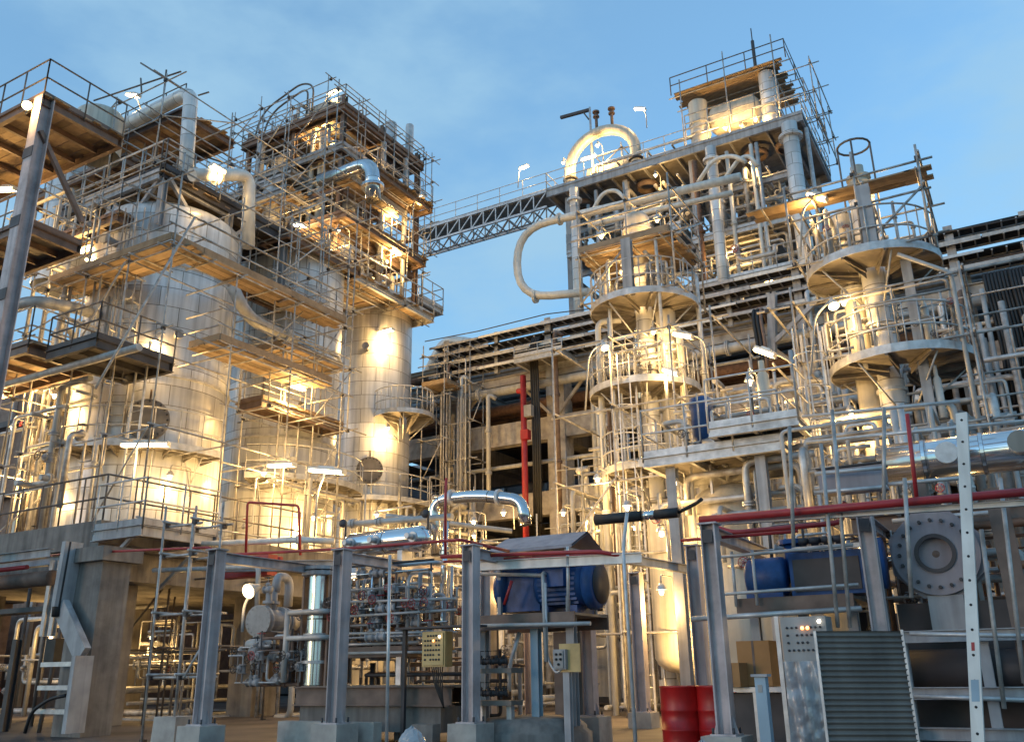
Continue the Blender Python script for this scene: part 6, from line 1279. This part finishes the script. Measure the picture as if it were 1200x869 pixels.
# drums
def drum(label, px, d):
    c = at_d(px, 830, d); t = thing('steel_drum', label, 'drum', (c.x, c.y, 0), None); pr = [(0, .02), (.28, .02), (.295, 0), (.295, .03)]
    for k, z in enumerate((.03, .29, .59)): pr += [(.285, z + .02), (.285, z + .25), (.295, z + .265), (.295, z + .28)] if k < 2 else [(.285, z + .02), (.285, .86), (.295, .87), (.295, .89)]
    pr += [(.28, .89), (.275, .87), (0, .87)]
    MB().lathe((c.x, c.y, 0), Z, pr, 40).build('barrel', 'drum', t); MB().lathe((c.x + .12, c.y - .1, .87), Z, [(.03, 0), (.03, .02), (0, .02)], 12).build('bung', 'galv', t)
drum('red steel drum standing in full view left of the mauve column', 798, 13.7); drum('red steel drum partly hidden behind the mauve column', 841, 13.5)
# bag bundles
def bundle(label, px, py, d, s_, h_, m='film'):
    c = at_d(px, py, d); rn = random.Random(int(px)); t = MB(); vs = []; n1_, n2_ = 16, 9
    for j in range(n2_ + 1):
        for i in range(n1_):
            a_ = 2 * math.pi * i / n1_; k = math.cos((j / n2_) * math.pi / 2) ** .6 if j < n2_ else .02
            rr_ = s_ * k * rn.uniform(.78, 1.15); vs.append((c.x + math.cos(a_) * rr_, c.y + math.sin(a_) * rr_, h_ * j / n2_ + rn.uniform(-.02, .02) * (j > 0)))
    t._add(vs, [(j * n1_ + i, j * n1_ + (i + 1) % n1_, (j + 1) * n1_ + (i + 1) % n1_, (j + 1) * n1_ + i) for j in range(n2_) for i in range(n1_)], False)
    return t.build('plastic_bundle', m, None, label, 'bundle')
bundle('crumpled pale plastic bundle on the ground below the buff panel', 483, 850, 12.6, .26, .45)
bundle('crumpled white plastic bundle in front of the red drums', 822, 862, 11.0, .2, .34, 'film')
c = at_d(893, 805, 10.4); sp = thing('guard_bollard', 'short grey square steel bollard in front of the crate', 'bollard', (c.x, c.y, 0)); MB().bb(c.x - .06, c.x + .06, c.y - .06, c.y + .06, 0, 1.02).build('post', 'sky', sp); MB().bb(c.x - .09, c.x + .09, c.y - .09, c.y + .09, 1.023, 1.05).build('cap', 'grey', sp); MB().bb(c.x - .03, c.x + .02, c.y - .065, c.y - .062, .86, .94).build('plate', 'white', sp)
for i, (px, d, h) in enumerate(((205, 17, .45), (560, 18, .5), (900, 9.6, .3))):
    c = at_d(px, 850, d); MB().box((c.x, c.y, h / 2), (.6, .5, h), taper=.95).build('concrete_block', 'conc2', None, ('small concrete block left of the first portal column', 'concrete block in the shade behind the pink column', 'concrete block in front of the crate')[i], 'concrete block')
# tube cage left of first column
tc_ = at_d(212, 660, 17)
cg = scaffold('narrow tube cage standing left of the first portal column', [tc_.x - .55, tc_.x + .25], [tc_.y, tc_.y + .7], [0, 1.1, 2.2, 3.3, 3.9], brace=.2, over=.15, rr=.024)
# lamps of the foreground
lamp('small floodlight facing out beside the exchanger', at_d(292, 692, 15.5), 14, kind='flood', along=(.1, -.8, -.3), stem=[at_d(286, 705, 15.5), at_d(284, 740, 15.5)])
lamp('lamp behind the filter vessel', (fx - .6, 13.9, 3.0), 60, kind='bulk')
lamp('lamp behind the polished receiver', (mx1 - .3, 13.8, 3.1), 70, kind='bulk')
lamp('small lamp over the motor table', on_y(585, 671, 13.4), 18, kind='bulk')
lamp('lamp in the pipework right of the blue motor', at_d(775, 690, 19.5), 200, kind='bulk')
lamp('lamp deep beneath the concrete table by the tube cage', (-19.2, 23.2, 3.1), 220, kind='bulk')
lamp('lamp behind the right hand cream drum', (-4.5, 22.2, 4.2), 120, kind='bulk')
lamp('lamp in the tangle left of the mauve column above the sheet', at_d(1040, 700, 15.2), 60, kind='bulk')
# ================================================================ sky, sun, camera
w = bpy.data.worlds.new('World'); SC.world = w; w.use_nodes = True
nt = w.node_tree; N = nt.nodes; bg = N['Background']
sky = N.new('ShaderNodeTexSky'); sky.sky_type = 'NISHITA'; sky.sun_disc = False
SUN_EL, SUN_AZ = R(7), R(208)                       # low evening sun behind and to the left of the camera
sky.sun_elevation = SUN_EL; sky.sun_rotation = SUN_AZ; sky.air_density = 1.2; sky.dust_density = .4; sky.ozone_density = 3.0
tc = N.new('ShaderNodeTexCoord'); mp = N.new('ShaderNodeMapping'); mp.inputs['Scale'].default_value = (1, 1, 2.2)
n = N.new('ShaderNodeTexNoise'); n.inputs['Scale'].default_value = 3.6; n.inputs['Detail'].default_value = 7; n.inputs['Roughness'].default_value = .55
mr = N.new('ShaderNodeMapRange'); mr.inputs[1].default_value = .36; mr.inputs[2].default_value = .70; mr.inputs[3].default_value = .38; mr.inputs[4].default_value = .92; mr.interpolation_type = 'SMOOTHSTEP'
link(nt, tc.outputs['Generated'], mp.inputs[0]); link(nt, mp.outputs[0], n.inputs['Vector']); link(nt, n.outputs['Fac'], mr.inputs[0])
tint = N.new('ShaderNodeMix'); tint.data_type = 'RGBA'; tint.blend_type = 'MULTIPLY'; tint.inputs[0].default_value = 1; tint.inputs[7].default_value = (*SKYTINT, 1)
link(nt, sky.outputs[0], tint.inputs[6])
cl = N.new('ShaderNodeMix'); cl.data_type = 'RGBA'; cl.inputs[7].default_value = (*CLOUD, 1)
link(nt, mr.outputs[0], cl.inputs[0]); link(nt, tint.outputs[2], cl.inputs[6]); link(nt, cl.outputs[2], bg.inputs['Color'])
bg.inputs['Strength'].default_value = .15
L = bpy.data.lights.new('sun', 'SUN'); L.energy = .4; L.angle = R(12); L.color = (1, .62, .52)
so = bpy.data.objects.new('sun', L); COL.objects.link(so)
sd = Vector((math.sin(SUN_AZ) * math.cos(SUN_EL), math.cos(SUN_AZ) * math.cos(SUN_EL), math.sin(SUN_EL)))
so.rotation_euler = sd.to_track_quat('Z', 'Y').to_euler(); so.location = (0, -20, 20)
cam = bpy.data.cameras.new('camera'); co = bpy.data.objects.new('camera', cam); COL.objects.link(co)
cam.sensor_width = 36; cam.lens = 36 * FPX / 1200; cam.clip_end = 3000
m = Matrix((RGT, UPV, -FWD)).transposed().to_4x4(); m.translation = EYE; co.matrix_world = m
SC.camera = co
SC.view_settings.view_transform = 'Standard'; SC.view_settings.look = 'None'; SC.view_settings.exposure = 0
SC.cycles.use_denoising = True; SC.cycles.sample_clamp_indirect = 4; SC.cycles.max_bounces = 5; SC.cycles.diffuse_bounces = 3; SC.cycles.glossy_bounces = 3
SC.cycles.transmission_bounces = 2; SC.cycles.use_light_tree = True
